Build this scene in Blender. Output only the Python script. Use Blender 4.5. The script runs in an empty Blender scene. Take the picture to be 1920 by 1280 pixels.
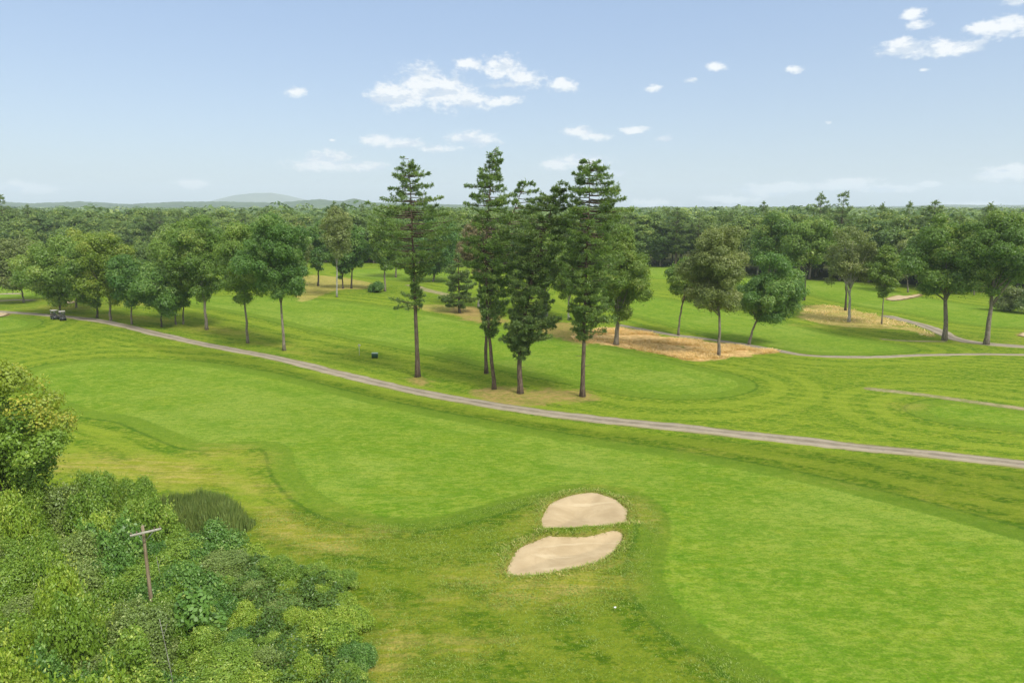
import bpy, math, random
import numpy as np
from mathutils import Vector

# ------------------------------------------------------------------ camera, world, sun, exposure
sc = bpy.context.scene
COL = sc.collection
CAM_H = 24.0
PITCH = math.atan(252/1280)
cd = bpy.data.cameras.new("camera"); cam = bpy.data.objects.new("camera", cd); COL.objects.link(cam)
cam.location = (0, 0, CAM_H); cam.rotation_euler = (math.pi/2-PITCH, 0, 0)
cd.lens = 24; cd.sensor_width = 36; cd.clip_start = 0.5; cd.clip_end = 40000
sc.camera = cam
sc.view_settings.view_transform = 'Standard'; sc.view_settings.look = 'None'
sc.view_settings.exposure = 0.72; sc.view_settings.gamma = 1
sc.render.engine = 'CYCLES'
sc.cycles.use_denoising = True
sc.cycles.denoiser = 'OPENIMAGEDENOISE'; sc.cycles.denoising_prefilter = 'ACCURATE'
sc.cycles.max_bounces = 8; sc.cycles.diffuse_bounces = 5; sc.cycles.transmission_bounces = 6
sc.cycles.glossy_bounces = 2; sc.cycles.volume_bounces = 1; sc.cycles.transparent_max_bounces = 8
SUN = Vector((0.52, -0.62, 0.98)).normalized()
SUN_EL = math.asin(SUN.z); SUN_AZ = math.atan2(SUN.x, SUN.y)
sl = bpy.data.lights.new("sun", 'SUN'); sl.energy = 2.7; sl.angle = math.radians(18.0); sl.color = (1, .955, .87)
so = bpy.data.objects.new("sun", sl); COL.objects.link(so)
so.rotation_euler = SUN.to_track_quat('Z', 'Y').to_euler(); so.location = (60, -60, 120)

CT, ST = math.cos(PITCH), math.sin(PITCH)
def ray(px, py):
    a = (px-960)/1280; b = (640-py)/1280
    return np.array([a, CT+b*ST, -ST+b*CT])

class NT:
    """small node-tree writer"""
    def __init__(s, nt): s.t = nt; s.n = nt.nodes; s.l = nt.links
    def new(s, typ, **kw):
        n = s.n.new(typ)
        for k, v in kw.items(): setattr(n, k, v)
        return n
    def put(s, n, key, v):
        if v is None: return
        if isinstance(v, bpy.types.NodeSocket): s.l.new(v, n.inputs[key])
        else: n.inputs[key].default_value = v
    def m(s, op, a, b=None, c=None, clamp=False):
        n = s.new('ShaderNodeMath', operation=op, use_clamp=clamp)
        s.put(n, 0, a); s.put(n, 1, b); s.put(n, 2, c); return n.outputs[0]
    def v(s, op, a, b=None, c=None):
        n = s.new('ShaderNodeVectorMath', operation=op)
        s.put(n, 0, a); s.put(n, 1, b); s.put(n, 2, c)
        return n.outputs['Value'] if op in ('LENGTH', 'DOT_PRODUCT') else n.outputs[0]
    def mix(s, f, a, b, bt='MIX'):
        n = s.new('ShaderNodeMix', data_type='RGBA', blend_type=bt)
        s.put(n, 0, f); s.put(n, 6, a); s.put(n, 7, b); return n.outputs[2]
    def noise(s, vec, scale, detail=3, rough=.5, dist=0):
        n = s.new('ShaderNodeTexNoise'); s.put(n, 'Vector', vec); n.inputs['Scale'].default_value = scale
        n.inputs['Detail'].default_value = detail; n.inputs['Roughness'].default_value = rough
        n.inputs['Distortion'].default_value = dist; return n.outputs[0]
    def ss(s, v, lo, hi):
        n = s.new('ShaderNodeMapRange', interpolation_type='SMOOTHSTEP')
        s.put(n, 'Value', v); n.inputs['From Min'].default_value = lo; n.inputs['From Max'].default_value = hi
        n.inputs['To Min'].default_value = 0; n.inputs['To Max'].default_value = 1
        return n.outputs[0]
    def mp(s, vec, loc=(0,0,0), rot=(0,0,0), sca=(1,1,1)):
        n = s.new('ShaderNodeMapping'); s.put(n, 'Vector', vec); n.inputs['Location'].default_value = loc
        n.inputs['Rotation'].default_value = rot; n.inputs['Scale'].default_value = sca; return n.outputs[0]

# world: Nishita sky with a field of small fair-weather clouds at given bearings
w = bpy.data.worlds.new("World"); sc.world = w; w.use_nodes = True
T = NT(w.node_tree); T.n.clear()
sky = T.new('ShaderNodeTexSky', sky_type='NISHITA'); sky.sun_disc = False
sky.sun_elevation = SUN_EL; sky.sun_rotation = SUN_AZ
sky.altitude = 50; sky.air_density = 1.0; sky.dust_density = 0.9; sky.ozone_density = 2.0
hsv = T.new('ShaderNodeHueSaturation'); hsv.inputs['Saturation'].default_value = .88; hsv.inputs['Value'].default_value = 1.0
T.l.new(sky.outputs[0], hsv.inputs['Color'])
tc = T.new('ShaderNodeTexCoord'); sep = T.new('ShaderNodeSeparateXYZ'); T.l.new(tc.outputs['Generated'], sep.inputs[0])
az = T.m('ARCTAN2', sep.outputs[0], sep.outputs[1]); el = T.m('ARCSINE', sep.outputs[2])
cmb = T.new('ShaderNodeCombineXYZ'); T.l.new(az, cmb.inputs[0]); T.l.new(el, cmb.inputs[1]); P2 = cmb.outputs[0]
wn = T.new('ShaderNodeTexNoise'); wn.inputs['Scale'].default_value = 26; wn.inputs['Detail'].default_value = 4
T.l.new(P2, wn.inputs['Vector'])
warp = T.v('MULTIPLY_ADD', wn.outputs['Color'], (.022, .010, 0), (-.011, -.005, 0))
PW = T.v('ADD', P2, warp)
CL = [(745,180,52,20,1),(790,158,46,30,1),(835,172,52,27,1),(885,188,40,15,1),(930,190,42,9,.9),(712,184,22,9,.7),(880,118,32,9,.8),
      (940,126,40,18,.9),(985,148,34,15,.9),(945,160,40,8,.6),(1055,159,26,12,.9),(553,171,20,8,.8),(705,262,38,10,.8),(760,270,48,10,.8),
      (820,277,48,7,.7),(870,256,42,13,.7),(905,262,34,13,.7),(600,312,60,10,.5),(620,298,40,11,.7),(680,312,38,8,.6),
      (1040,310,30,8,.6),(1090,302,42,10,.8),(1085,247,30,9,.9),(1115,257,34,7,.9),(1188,244,28,6,.9),(1245,260,21,5,.9),
      (1224,167,17,7,.7),(1297,152,13,6,.45),(1343,124,17,7,.8),(1489,129,16,6,.8),(1712,28,24,9,.9),(1720,47,30,6,.8),
      (1700,91,48,10,1),(1770,90,56,11,1),(1820,88,34,8,.9),(1690,76,16,6,.6),(1890,50,46,15,1),(1850,50,28,10,1),(1838,78,20,5,.7),
      (1905,5,26,6,.9),(1440,358,60,10,.55),(1480,352,40,8,.6),(1370,374,60,7,.4),(1600,341,40,6,.6),(1580,349,55,6,.6),(1655,355,50,5,.7),
      (1741,346,16,4,.7),(1890,328,46,9,.8),(1915,318,26,8,.8),(1215,381,46,7,.4),(1830,384,70,6,.4),(360,344,32,7,.35),(30,346,16,6,.4),
      (620,264,9,3,.5),(1553,228,6,3,.5),(1735,131,14,4,.35),(60,352,60,8,.2),(1160,326,14,5,.5),(1790,388,40,6,.4)]
acc = None
for (x, y, a, b, k) in CL:
    d = ray(x, y); d = d/np.linalg.norm(d)
    A = math.atan2(d[0], d[1]); E = math.asin(d[2])
    hor = math.hypot(d[0], d[1])
    wa = a/1280/math.hypot(1, (x-960)/1280)*1.25; hb = b/1280*1.35
    q = T.v('MULTIPLY_ADD', PW, (1/wa, 1/hb, 0), (-A/wa, -E/hb, 0))
    ln = T.m('MULTIPLY_ADD', T.v('LENGTH', q), -1.0, 0.72+0.38*k+(.32 if y > 290 else .07))
    acc = ln if acc is None else T.m('MAXIMUM', acc, ln)
n1 = T.noise(T.mp(P2, sca=(1, 2.2, 1)), 24, 8, .60)
n2 = T.noise(T.mp(P2, loc=(.004, .030, 0), sca=(1, 2.2, 1)), 24, 8, .60)
n3 = T.noise(T.mp(P2, sca=(1, 1.6, 1)), 95, 6, .68)
dens = T.m('ADD', T.m('ADD', acc, T.m('MULTIPLY_ADD', n1, 1.45, -.80)), T.m('MULTIPLY_ADD', n3, 1.5, -.78))
alpha = T.ss(dens, .08, .78)
shade = T.m('MULTIPLY', T.ss(T.m('MULTIPLY_ADD', T.m('SUBTRACT', n2, n1), 3.6, T.m('MULTIPLY_ADD', n3, .8, -.30)), .02, .62), .85)
ccol = T.mix(shade, (.86, .88, .90, 1), (.56, .65, .77, 1))
fadeh = T.m('MULTIPLY', alpha, T.m('MULTIPLY_ADD', T.ss(el, .0, .12), .06, .92))
SKY_S = 0.098
skyc = T.mix(1.0, hsv.outputs[0], (SKY_S*.86, SKY_S*.865, SKY_S*.925, 1), 'MULTIPLY')
vg = T.ss(el, .0, .30)
skyc = T.mix(.55, skyc, T.mix(vg, (.335, .415, .49, 1), (.255, .358, .53, 1)))
# thin high veil, a little whiter towards the horizon
final = T.mix(fadeh, skyc, T.mix(1.0, ccol, (.70, .70, .70, 1), 'MULTIPLY'))
# unseen broken bright cloud, added overhead and behind the viewer as soft fill
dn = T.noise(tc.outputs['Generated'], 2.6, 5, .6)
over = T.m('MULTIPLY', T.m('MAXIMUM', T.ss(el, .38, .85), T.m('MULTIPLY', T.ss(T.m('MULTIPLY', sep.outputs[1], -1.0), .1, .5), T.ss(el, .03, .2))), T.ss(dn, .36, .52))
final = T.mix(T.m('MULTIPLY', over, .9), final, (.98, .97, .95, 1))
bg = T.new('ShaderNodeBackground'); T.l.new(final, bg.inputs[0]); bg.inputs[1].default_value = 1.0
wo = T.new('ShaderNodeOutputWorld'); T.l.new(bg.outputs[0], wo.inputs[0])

# ------------------------------------------------------------------ helpers
def tag(o, label=None, cat=None, group=None, kind=None):
    if label: o['label'] = label
    if cat: o['category'] = cat
    if group: o['group'] = group
    if kind: o['kind'] = kind
    return o
def empty(name, loc, label=None, cat=None, group=None, rz=0):
    o = bpy.data.objects.new(name, None); COL.objects.link(o); o.location = loc; o.rotation_euler = (0, 0, rz)
    o.empty_display_size = .3
    return tag(o, label, cat, group)
def mesh_obj(name, V, F, mat, parent=None, tint=None, smooth=False, attrs=None):
    """V (n,3); F (m,k) array or list of such arrays"""
    V = np.asarray(V, np.float32)
    Fs = F if isinstance(F, list) else [F]
    Fs = [np.asarray(f, np.int32) for f in Fs if len(f)]
    me = bpy.data.meshes.new(name)
    me.vertices.add(len(V)); me.vertices.foreach_set('co', V.ravel())
    tot = sum(f.size for f in Fs); nf = sum(len(f) for f in Fs)
    me.loops.add(tot); me.polygons.add(nf)
    me.loops.foreach_set('vertex_index', np.concatenate([f.ravel() for f in Fs]))
    cnt = np.concatenate([np.full(len(f), f.shape[1], np.int32) for f in Fs])
    st = np.concatenate([[0], np.cumsum(cnt)[:-1]]).astype(np.int32)
    me.polygons.foreach_set('loop_start', st)
    me.update(calc_edges=True)
    if smooth: me.polygons.foreach_set('use_smooth', np.ones(nf, bool))
    if tint is not None:
        at = me.attributes.new('tint', 'FLOAT', 'FACE'); at.data.foreach_set('value', np.asarray(tint, np.float32))
    for k, v in (attrs or {}).items():
        at = me.attributes.new(k, 'FLOAT', 'POINT'); at.data.foreach_set('value', np.asarray(v, np.float32))
    if mat: me.materials.append(mat)
    o = bpy.data.objects.new(name, me); COL.objects.link(o)
    if parent: o.parent = parent
    return o
class MB:
    """collects shapes into one mesh"""
    def __init__(s): s.V = []; s.Q = []; s.T = []; s.n = 0
    def add(s, V, Q=None, T=None):
        V = np.asarray(V, float)
        if Q is not None and len(Q): s.Q.append(np.asarray(Q)+s.n)
        if T is not None and len(T): s.T.append(np.asarray(T)+s.n)
        s.V.append(V); s.n += len(V)
    def box(s, c, d, rz=0, taper=1.0, bev=0.0):
        x, y, z = d[0]/2, d[1]/2, d[2]/2
        if bev <= 0: bev = min(d)*.06
        prof = [(-z, 1-bev/max(x,.01)), (-z+bev, 1), (z-bev, taper), (z, taper-bev/max(x,.01))]
        V = []
        for (zz, k) in prof:
            for (sx, sy) in ((-1,-1),(1,-1),(1,1),(-1,1)): V.append((sx*x*k, sy*y*k, zz))
        Q = [(3,2,1,0), (12,13,14,15)]
        for r in range(3):
            for i in range(4): Q.append((r*4+i, r*4+(i+1)%4, r*4+4+(i+1)%4, r*4+4+i))
        V = np.array(V); co, si = math.cos(rz), math.sin(rz)
        V = np.stack([V[:,0]*co-V[:,1]*si, V[:,0]*si+V[:,1]*co, V[:,2]], 1)+np.array(c)
        s.add(V, Q)
    def tube(s, P, R, seg=7, cap=True, jit=None):
        P = np.asarray(P, float); R = np.asarray(R, float); k = len(P)
        if R.ndim == 0: R = np.full(k, float(R))
        t = np.gradient(P, axis=0); t /= np.linalg.norm(t, axis=1)[:, None]+1e-9
        ref = np.array([0, 0, 1.]) if abs(t[0, 2]) < .9 else np.array([0, 1., 0])
        a = np.cross(t, ref); a /= np.linalg.norm(a, axis=1)[:, None]+1e-9
        b = np.cross(t, a)
        th = np.arange(seg)*2*math.pi/seg
        V = P[:, None]+R[:, None, None]*(np.cos(th)[None, :, None]*a[:, None]+np.sin(th)[None, :, None]*b[:, None])
        if jit is not None: V += (jit.random(V.shape)-.5)*R[:, None, None]*.22
        V = V.reshape(-1, 3)
        i = np.arange(k-1)[:, None]*seg; j = np.arange(seg)[None]; jn = (j+1) % seg
        Q = np.stack([i+j, i+jn, i+seg+jn, i+seg+j], -1).reshape(-1, 4)
        Tn = []
        if cap:
            V = np.vstack([V, P[0], P[-1]]); n = k*seg
            for q in range(seg):
                Tn += [(n, (q+1) % seg, q), (n+1, (k-1)*seg+q, (k-1)*seg+(q+1) % seg)]
        s.add(V, Q, Tn)
    def build(s, name, mat, parent=None, smooth=False):
        F = []
        if s.Q: F.append(np.concatenate(s.Q))
        if s.T: F.append(np.concatenate(s.T))
        return mesh_obj(name, np.concatenate(s.V), F, mat, parent, smooth=smooth)

def h2(ix, iy, s):
    n = (ix.astype(np.int64)*374761393+iy.astype(np.int64)*668265263+s*1442695041) & 0x7fffffff
    n = ((n ^ (n >> 13))*1274126177) & 0x7fffffff
    return ((n ^ (n >> 16)) & 0xffff)/65535.
def vnoise(x, y, s=0):
    ix = np.floor(x); iy = np.floor(y); fx = x-ix; fy = y-iy
    fx = fx*fx*(3-2*fx); fy = fy*fy*(3-2*fy)
    a = h2(ix, iy, s); b = h2(ix+1, iy, s); c = h2(ix, iy+1, s); d = h2(ix+1, iy+1, s)
    return (a*(1-fx)+b*fx)*(1-fy)+(c*(1-fx)+d*fx)*fy
def fbm(x, y, s=0, o=4):
    r = 0; a = .5
    for i in range(o): r = r+a*vnoise(x*2**i, y*2**i, s+i*17); a *= .5
    return r
def sst(x, a, b):
    t = np.clip((x-a)/(b-a), 0, 1); return t*t*(3-2*t)
def smooth_poly(P, closed=True, sub=5):
    P = np.asarray(P, float); n = len(P); out = []
    rng_ = range(n) if closed else range(n-1)
    for i in rng_:
        p0 = P[(i-1) % n] if closed or i > 0 else 2*P[0]-P[1]
        p1 = P[i]; p2 = P[(i+1) % n]
        p3 = P[(i+2) % n] if closed or i+2 < n else 2*P[-1]-P[-2]
        for k in range(sub):
            t = k/sub
            out.append(.5*((2*p1)+(-p0+p2)*t+(2*p0-5*p1+4*p2-p3)*t*t+(-p0+3*p1-3*p2+p3)*t**3))
    if not closed: out.append(P[-1])
    return np.array(out)
def dist_line(x, y, L, far=60.):
    """unsigned distance to polyline (computed only inside its bounding box + far)"""
    d = np.full(x.shape, far)
    m = (x > L[:,0].min()-far) & (x < L[:,0].max()+far) & (y > L[:,1].min()-far) & (y < L[:,1].max()+far)
    if not m.any(): return d
    X = x[m]; Y = y[m]; D = np.full(X.shape, far**2)
    for a, b in zip(L[:-1], L[1:]):
        v = b-a; t = np.clip(((X-a[0])*v[0]+(Y-a[1])*v[1])/(v@v+1e-9), 0, 1)
        D = np.minimum(D, (X-a[0]-t*v[0])**2+(Y-a[1]-t*v[1])**2)
    d[m] = np.sqrt(D); return d
def sd_poly(x, y, P, far=30.):
    P = np.asarray(P); L = np.vstack([P, P[:1]]); d = dist_line(x, y, L, far)
    m = (x > P[:,0].min()) & (x < P[:,0].max()) & (y > P[:,1].min()) & (y < P[:,1].max())
    X = x[m]; Y = y[m]; ins = np.zeros(X.shape, bool)
    for a, b in zip(L[:-1], L[1:]):
        c = ((a[1] > Y) != (b[1] > Y)) & (X < (b[0]-a[0])*(Y-a[1])/(b[1]-a[1]+1e-12)+a[0]); ins ^= c
    s = np.ones(x.shape); s[m] = np.where(ins, -1, 1); return d*s

def flat(px, py, z=0.):
    d = ray(px, py); t = (z-CAM_H)/d[2]; return np.array([d[0]*t, d[1]*t])
def fpoly(pts, closed=True, sub=5, z=0.): return smooth_poly([flat(x, y, z) for x, y in pts], closed, sub)

# ------------------------------------------------------------------ the lie of the land
BK1 = fpoly([(1022,993),(1019,975),(1030,950),(1043,938),(1075,926),(1112,921),(1137,929),(1153,936),(1163,947),(1173,956),(1171,975),(1175,985),
             (1160,991),(1130,997),(1110,994),(1095,990),(1078,996),(1045,998)], sub=4, z=-.1)
BK2 = fpoly([(954,1078),(960,1060),(975,1035),(1000,1023),(1025,1017),(1060,1018),(1100,1017),(1130,1012),(1150,1008),(1163,1010),(1160,1021),
             (1147,1040),(1128,1055),(1095,1067),(1050,1077),(1000,1084),(965,1084)], sub=4, z=-.1)
BK3 = fpoly([(1660,555),(1682,549),(1700,550),(1726,546),(1728,550),(1700,556),(1675,559)], sub=3)
BK4 = fpoly([(-40,596),(-20,588),(10,587),(19,591),(8,596),(-15,599)], sub=3)
BK5 = fpoly([(116,568),(122,563),(138,562),(142,566),(132,569)], sub=3)
BK6 = fpoly([(1908,628),(1915,624),(1935,623),(1940,630),(1920,631)], sub=3)
BUNKERS = [BK1, BK2, BK3, BK4, BK5, BK6]
RIDGE = fpoly([(1030,1006),(1100,1004),(1185,994)], closed=False)
MC = flat(1075, 1010)
def base_h(x, y):
    r = np.hypot(x, y); f = 1-sst(r, 150, 320)*.85
    h = (np.sin(x*.052+1.3)*np.cos(y*.047+.4)*.42+np.sin(x*.021-y*.031+2)*.5+np.sin(x*.11+y*.07+1.1*np.sin(y*.05))*.10+np.sin(y*.13-x*.05+4)*.08)*f
    h = h-0.1
    h = h+.55*np.exp(-((x-MC[0])**2+(y-MC[1])**2)/13.**2)
    dr = dist_line(x, y, RIDGE, 4.); h = h+.38*np.exp(-(dr/.75)**2)*(dr < 4)
    return h
BOWL = [.34, .30, .1, .1, .1, .1]
def heights(x, y):
    """turf height, sand height, distance to nearest bunker edge"""
    x = np.asarray(x, float); y = np.asarray(y, float)
    h = base_h(x, y); sand = h.copy(); sdm = np.full(x.shape, 30.)
    for P, bw in zip(BUNKERS, BOWL):
        far = 4.
        sd = sd_poly(x, y, P, far); sdm = np.minimum(sdm, sd)
        s = h-.11-bw*sst(-sd, 0, 2.6)
        m = sd < 1.2; sand[m] = s[m]
    turf = np.where(sdm < 1.0, h+(sand-.06-h)*(1-sst(sdm, 0.0, .34)), h)
    return turf, sand, sdm
def H(x, y): return float(heights(np.array([x]), np.array([y]))[0][0])
def G(px, py):
    d = ray(px, py); z = 0.
    for _ in range(5):
        t = (z-CAM_H)/d[2]; z = float(base_h(np.array([d[0]*t]), np.array([d[1]*t]))[0])
    return np.array([d[0]*t, d[1]*t, z])

FA = fpoly([(90,684),(200,671),(350,677),(500,700),(700,750),(900,790),(1100,825),(1300,860),(1500,905),(1700,962),(1930,1034),(2300,1160),(2300,1500),
            (1700,1450),(1560,1345),(1470,1280),(1390,1225),(1290,1160),(1245,1095),(1252,1040),(1258,985),(1238,945),(1195,918),(1120,903),(1040,905),
            (960,925),(880,950),(800,966),(720,962),(650,945),(590,910),(556,870),(545,838),(515,824),(455,824),(385,826),(320,802),(255,775),(180,762),(110,735),(60,705)])
FB = fpoly([(330,560),(420,559),(600,568),(800,590),(900,609),(1050,636),(1200,665),(1320,694),(1380,714),(1370,730),(1300,738),(1200,732),(1080,708),
            (950,682),(800,652),(650,622),(520,597),(400,577)])
FC = fpoly([(1120,548),(1220,557),(1330,576),(1450,596),(1570,622),(1690,645),(1660,653),(1560,655),(1440,641),(1330,620),(1220,592),(1130,570)])
FD = fpoly([(1490,528),(1560,526),(1700,550),(1820,570),(1960,588),(1960,612),(1840,606),(1720,585),(1600,565),(1510,545)])
FE = fpoly([(640,508),(720,503),(840,510),(870,535),(820,528),(700,520)])
FG = fpoly([(1215,503),(1290,503),(1420,520),(1440,535),(1300,525),(1220,520)])
FH = fpoly([(-60,538),(30,533),(95,548),(60,556),(-60,552)])
FI = fpoly([(-60,604),(0,600),(45,606),(52,614),(20,622),(-60,624)])
FJ = fpoly([(1745,768),(1810,762),(1960,795),(1960,812),(1860,800),(1760,785)])
FAIR = [FA, FB, FC, FD, FE, FG, FH, FI, FJ]
PATHS = [  # centreline pixels, width in metres
    ([(-420,566),(-250,570),(-90,579),(0,585),(100,596),(200,608),(300,625),(400,643),(500,661),(600,684),(700,707),(800,729),(900,747),(1000,763),(1100,777),(1200,789),(1300,801),
      (1400,814),(1500,827),(1600,841),(1700,853),(1800,866),(1920,882),(2050,900),(2300,938),(2700,1005)], 2.35),
    ([(1160,607),(1250,622),(1330,631),(1400,640),(1450,649),(1500,658),(1570,664),(1650,665),(1750,662),(1850,662),(1960,666),(2150,672),(2500,684)], 1.6),
    ([(1663,589),(1690,596),(1725,604),(1765,618),(1795,631),(1850,641),(1960,652),(2100,658),(2400,668)], 2.6),
    ([(1655,627),(1700,631),(1770,634)], .9),
    ([(1632,729),(1690,736),(1760,746),(1840,759),(1960,778),(2200,818),(2500,870)], 1.5),
    ([(-60,566),(0,562),(35,560),(60,561)], 2.2),
    ([(-60,553),(0,549),(40,548)], 2.2),
    ([(770,536),(800,545),(830,551),(850,556)], 3.2),
]
PL = [fpoly(p, closed=False, sub=4) for p, _ in PATHS]
STRAW = [fpoly(p) for p in (
    [(1075,632),(1110,618),(1160,613),(1250,626),(1330,634),(1452,650),(1430,658),(1370,664),(1310,672),(1260,664),(1215,655),(1160,646),(1110,642)],
    [(1505,572),(1560,570),(1620,582),(1680,596),(1740,616),(1750,626),(1690,612),(1600,607),(1540,600),(1500,592)],
    [(548,540),(570,515),(640,518),(700,532),(690,545),(640,548),(600,560),(560,570)],
    [(770,574),(840,572),(900,580),(880,590),(800,583)])]
NEEDLE = [fpoly(p) for p in (
    [(880,728),(930,716),(1000,720),(1080,724),(1140,742),(1080,752),(990,752),(920,748)],
    [(750,702),(790,698),(812,712),(780,716)],
    [(960,600),(1060,600),(1120,620),(1100,645),(1020,625)],
    [(840,575),(900,575),(960,600),(900,605),(850,590)])]
DEEP = [fpoly(p, sub=3) for p in (
    [(430,960),(560,950),(700,968),(800,972),(960,930),(1040,912),(1120,910),(1192,925),(1232,950),(1250,985),(1244,1040),(1238,1095),(1282,1165),(1380,1230),(1480,1300),(1640,1420),(560,1420),(560,1100),(480,1010)],
    [(260,640),(420,655),(600,698),(780,740),(950,770),(1150,800),(1400,830),(1700,870),(1980,910),(1980,1040),(1700,955),(1500,897),(1300,852),(1100,817),(900,782),(700,742),(500,692),(360,668)])]
# forest edge, left to right: pixel positions of the first rank of trunks
EDGE = [(-160,486),(0,484),(200,482),(420,486),(560,490),(700,493),(850,494),(1000,497),(1200,499),(1340,503),(1420,520),(1560,526),(1700,531),(1800,541),(1920,548),(2080,556)]
EDGEW = np.array([flat(x, y) for x, y in EDGE])
ER = np.hypot(EDGEW[:,0], EDGEW[:,1]); EA = np.arctan2(EDGEW[:,0], EDGEW[:,1])
def edge_r(a): return np.interp(a, EA, ER)

# thicket footprint (ground positions in world metres, via its own rough top height)
def tp(px, py, z): d = ray(px, py); t = (z-CAM_H)/d[2]; return (d[0]*t, d[1]*t)
THICK = np.array([tp(-260,850,4.5), tp(60,868,4.), tp(180,895,3.), tp(290,925,2.6), tp(455,955,1.9), tp(475,1000,1.5), tp(520,1032,1.4), tp(600,1036,1.3), tp(645,1066,1.3),
                  tp(652,1120,1.2), tp(668,1190,1.2), tp(700,1290,1.), tp(740,1420,1.), tp(400,1700,1.), tp(-300,1700,2.), tp(-700,1300,3.)])

# ground sheet: rings round the viewpoint's foot, finest over the near fairway and bunkers
rr = [0.5, 8, 16]; r = 22.
while r < 9800:
    rr.append(r)
    s = .6*r*r/16400
    s = min(max(s, .11), 6.) if r < 420 else r*.05
    if 48 < r < 78: s = .13
    r += s
rr.append(9900.); rr = np.array(rr)
fine = np.radians(np.arange(-50, 50.001, .078)); rest = np.radians(np.arange(53, 307.5, 4.))
aa = np.concatenate([fine, rest]); nr, na = len(rr), len(aa)
R_, A_ = np.meshgrid(rr, aa, indexing='ij')
X = (R_*np.sin(A_)).ravel(); Y = (R_*np.cos(A_)).ravel()
turf, sand, sdb = heights(X, Y)
fw = np.full(X.shape, 30.)
for P in FAIR: fw = np.minimum(fw, sd_poly(X, Y, P, 30.))
pd = np.full(X.shape, 6.)
for L, (_, wd) in zip(PL, PATHS): pd = np.minimum(pd, dist_line(X, Y, L, 6.+wd/2)-wd/2)
sw = np.full(X.shape, 8.); swk = np.ones(X.shape)
for P, k_ in zip(STRAW, (1., .50, .40, .35)):
    q_ = sd_poly(X, Y, P, 8.); swk = np.where(q_ < 2, k_, swk); sw = np.minimum(sw, q_)
dp = np.full(X.shape, 5.)
for P in DEEP: dp = np.minimum(dp, sd_poly(X, Y, P, 5.))
nd = np.full(X.shape, 8.)
for P in NEEDLE: nd = np.minimum(nd, sd_poly(X, Y, P, 8.))
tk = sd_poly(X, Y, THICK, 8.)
A_n = (np.arctan2(X, Y)); Rr = np.hypot(X, Y)
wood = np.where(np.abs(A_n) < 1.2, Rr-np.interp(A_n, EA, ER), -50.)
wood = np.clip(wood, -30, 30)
def blob(px, py, rx, ry, rot=0.):
    c = flat(px, py); dx = X-c[0]; dy = Y-c[1]; co, si = math.cos(rot), math.sin(rot)
    return np.exp(-(((dx*co+dy*si)/rx)**2+((-dx*si+dy*co)/ry)**2))
dry = np.zeros(X.shape)
for (px, py, rx, ry, rot, k) in ((150,868,11,3.2,-.15,.9),(300,880,12,3.5,-.35,.9),(420,850,8,4,-.4,.55),(540,985,5.5,2.2,-.9,1.),(600,1012,5,1.6,-.4,1.),(700,1000,4,2,0,.6),
                                 (930,1085,4.5,2.2,0,.8),(1040,1110,6,2.8,.1,.85),(1090,1075,4,2.2,.4,.7),(1210,960,2.2,5,0,.65),(985,985,2,4,-.3,.5),
                                 (700,1150,3,2,0,.5),(720,1240,3,3,0,.8),(850,1130,4,2.5,.3,.5),(860,1220,5,2,0,.5),(250,570,14,6,-.2,.6),(120,578,14,8,-.2,.7),
                                 (400,615,12,4,-.4,.75),(250,600,16,4,-.3,.7),(520,640,10,2.5,-.5,.6),(640,650,8,3,-.5,.4),(900,740,8,3,-.4,.4),(560,655,8,2,-.5,.5),
                                 (1150,850,10,2,-.3,.4),(1700,765,4,3,0,.5),(1900,640,14,6,0,.4),(1550,605,14,3,-.4,.5),(30,560,16,8,0,.5),(640,545,14,8,0,.35),
                                 (1040,940,3,2,.3,.5),(1130,905,5,1.5,-.2,.5),(460,905,6,3,-.6,.6),(660,960,6,3,-.6,.35),(1300,840,12,1.4,-.33,.3),(1700,930,14,1.6,-.4,.3)):
    dry = np.maximum(dry, k*blob(px, py, rx, ry, rot))
I = np.arange(nr-1)[:, None]*na; J = np.arange(na)[None]; Jn = (J+1) % na
Fq = np.stack([I+J, I+na+J, I+na+Jn, I+Jn], -1).reshape(-1, 4)

# ------------------------------------------------------------------ materials
def new_mat(name):
    m = bpy.data.materials.new(name); m.use_nodes = True; t = NT(m.node_tree); t.n.clear()
    out = t.new('ShaderNodeOutputMaterial'); return m, t, out
def attr(t, name):
    a = t.new('ShaderNodeAttribute'); a.attribute_name = name; return a.outputs['Fac']
def principled(t, out, col, rough=.8, spec=.2, bump=None, bstr=.3, bdist=.05, metal=0):
    p = t.new('ShaderNodeBsdfPrincipled'); t.put(p, 'Base Color', col); t.put(p, 'Roughness', rough)
    p.inputs['Specular IOR Level'].default_value = spec; p.inputs['Metallic'].default_value = metal
    if bump is not None:
        b = t.new('ShaderNodeBump'); b.inputs['Strength'].default_value = bstr; b.inputs['Distance'].default_value = bdist
        t.l.new(bump, b.inputs['Height']); t.l.new(b.outputs[0], p.inputs['Normal'])
    if out: t.l.new(p.outputs[0], out.inputs[0])
    return p

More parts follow.
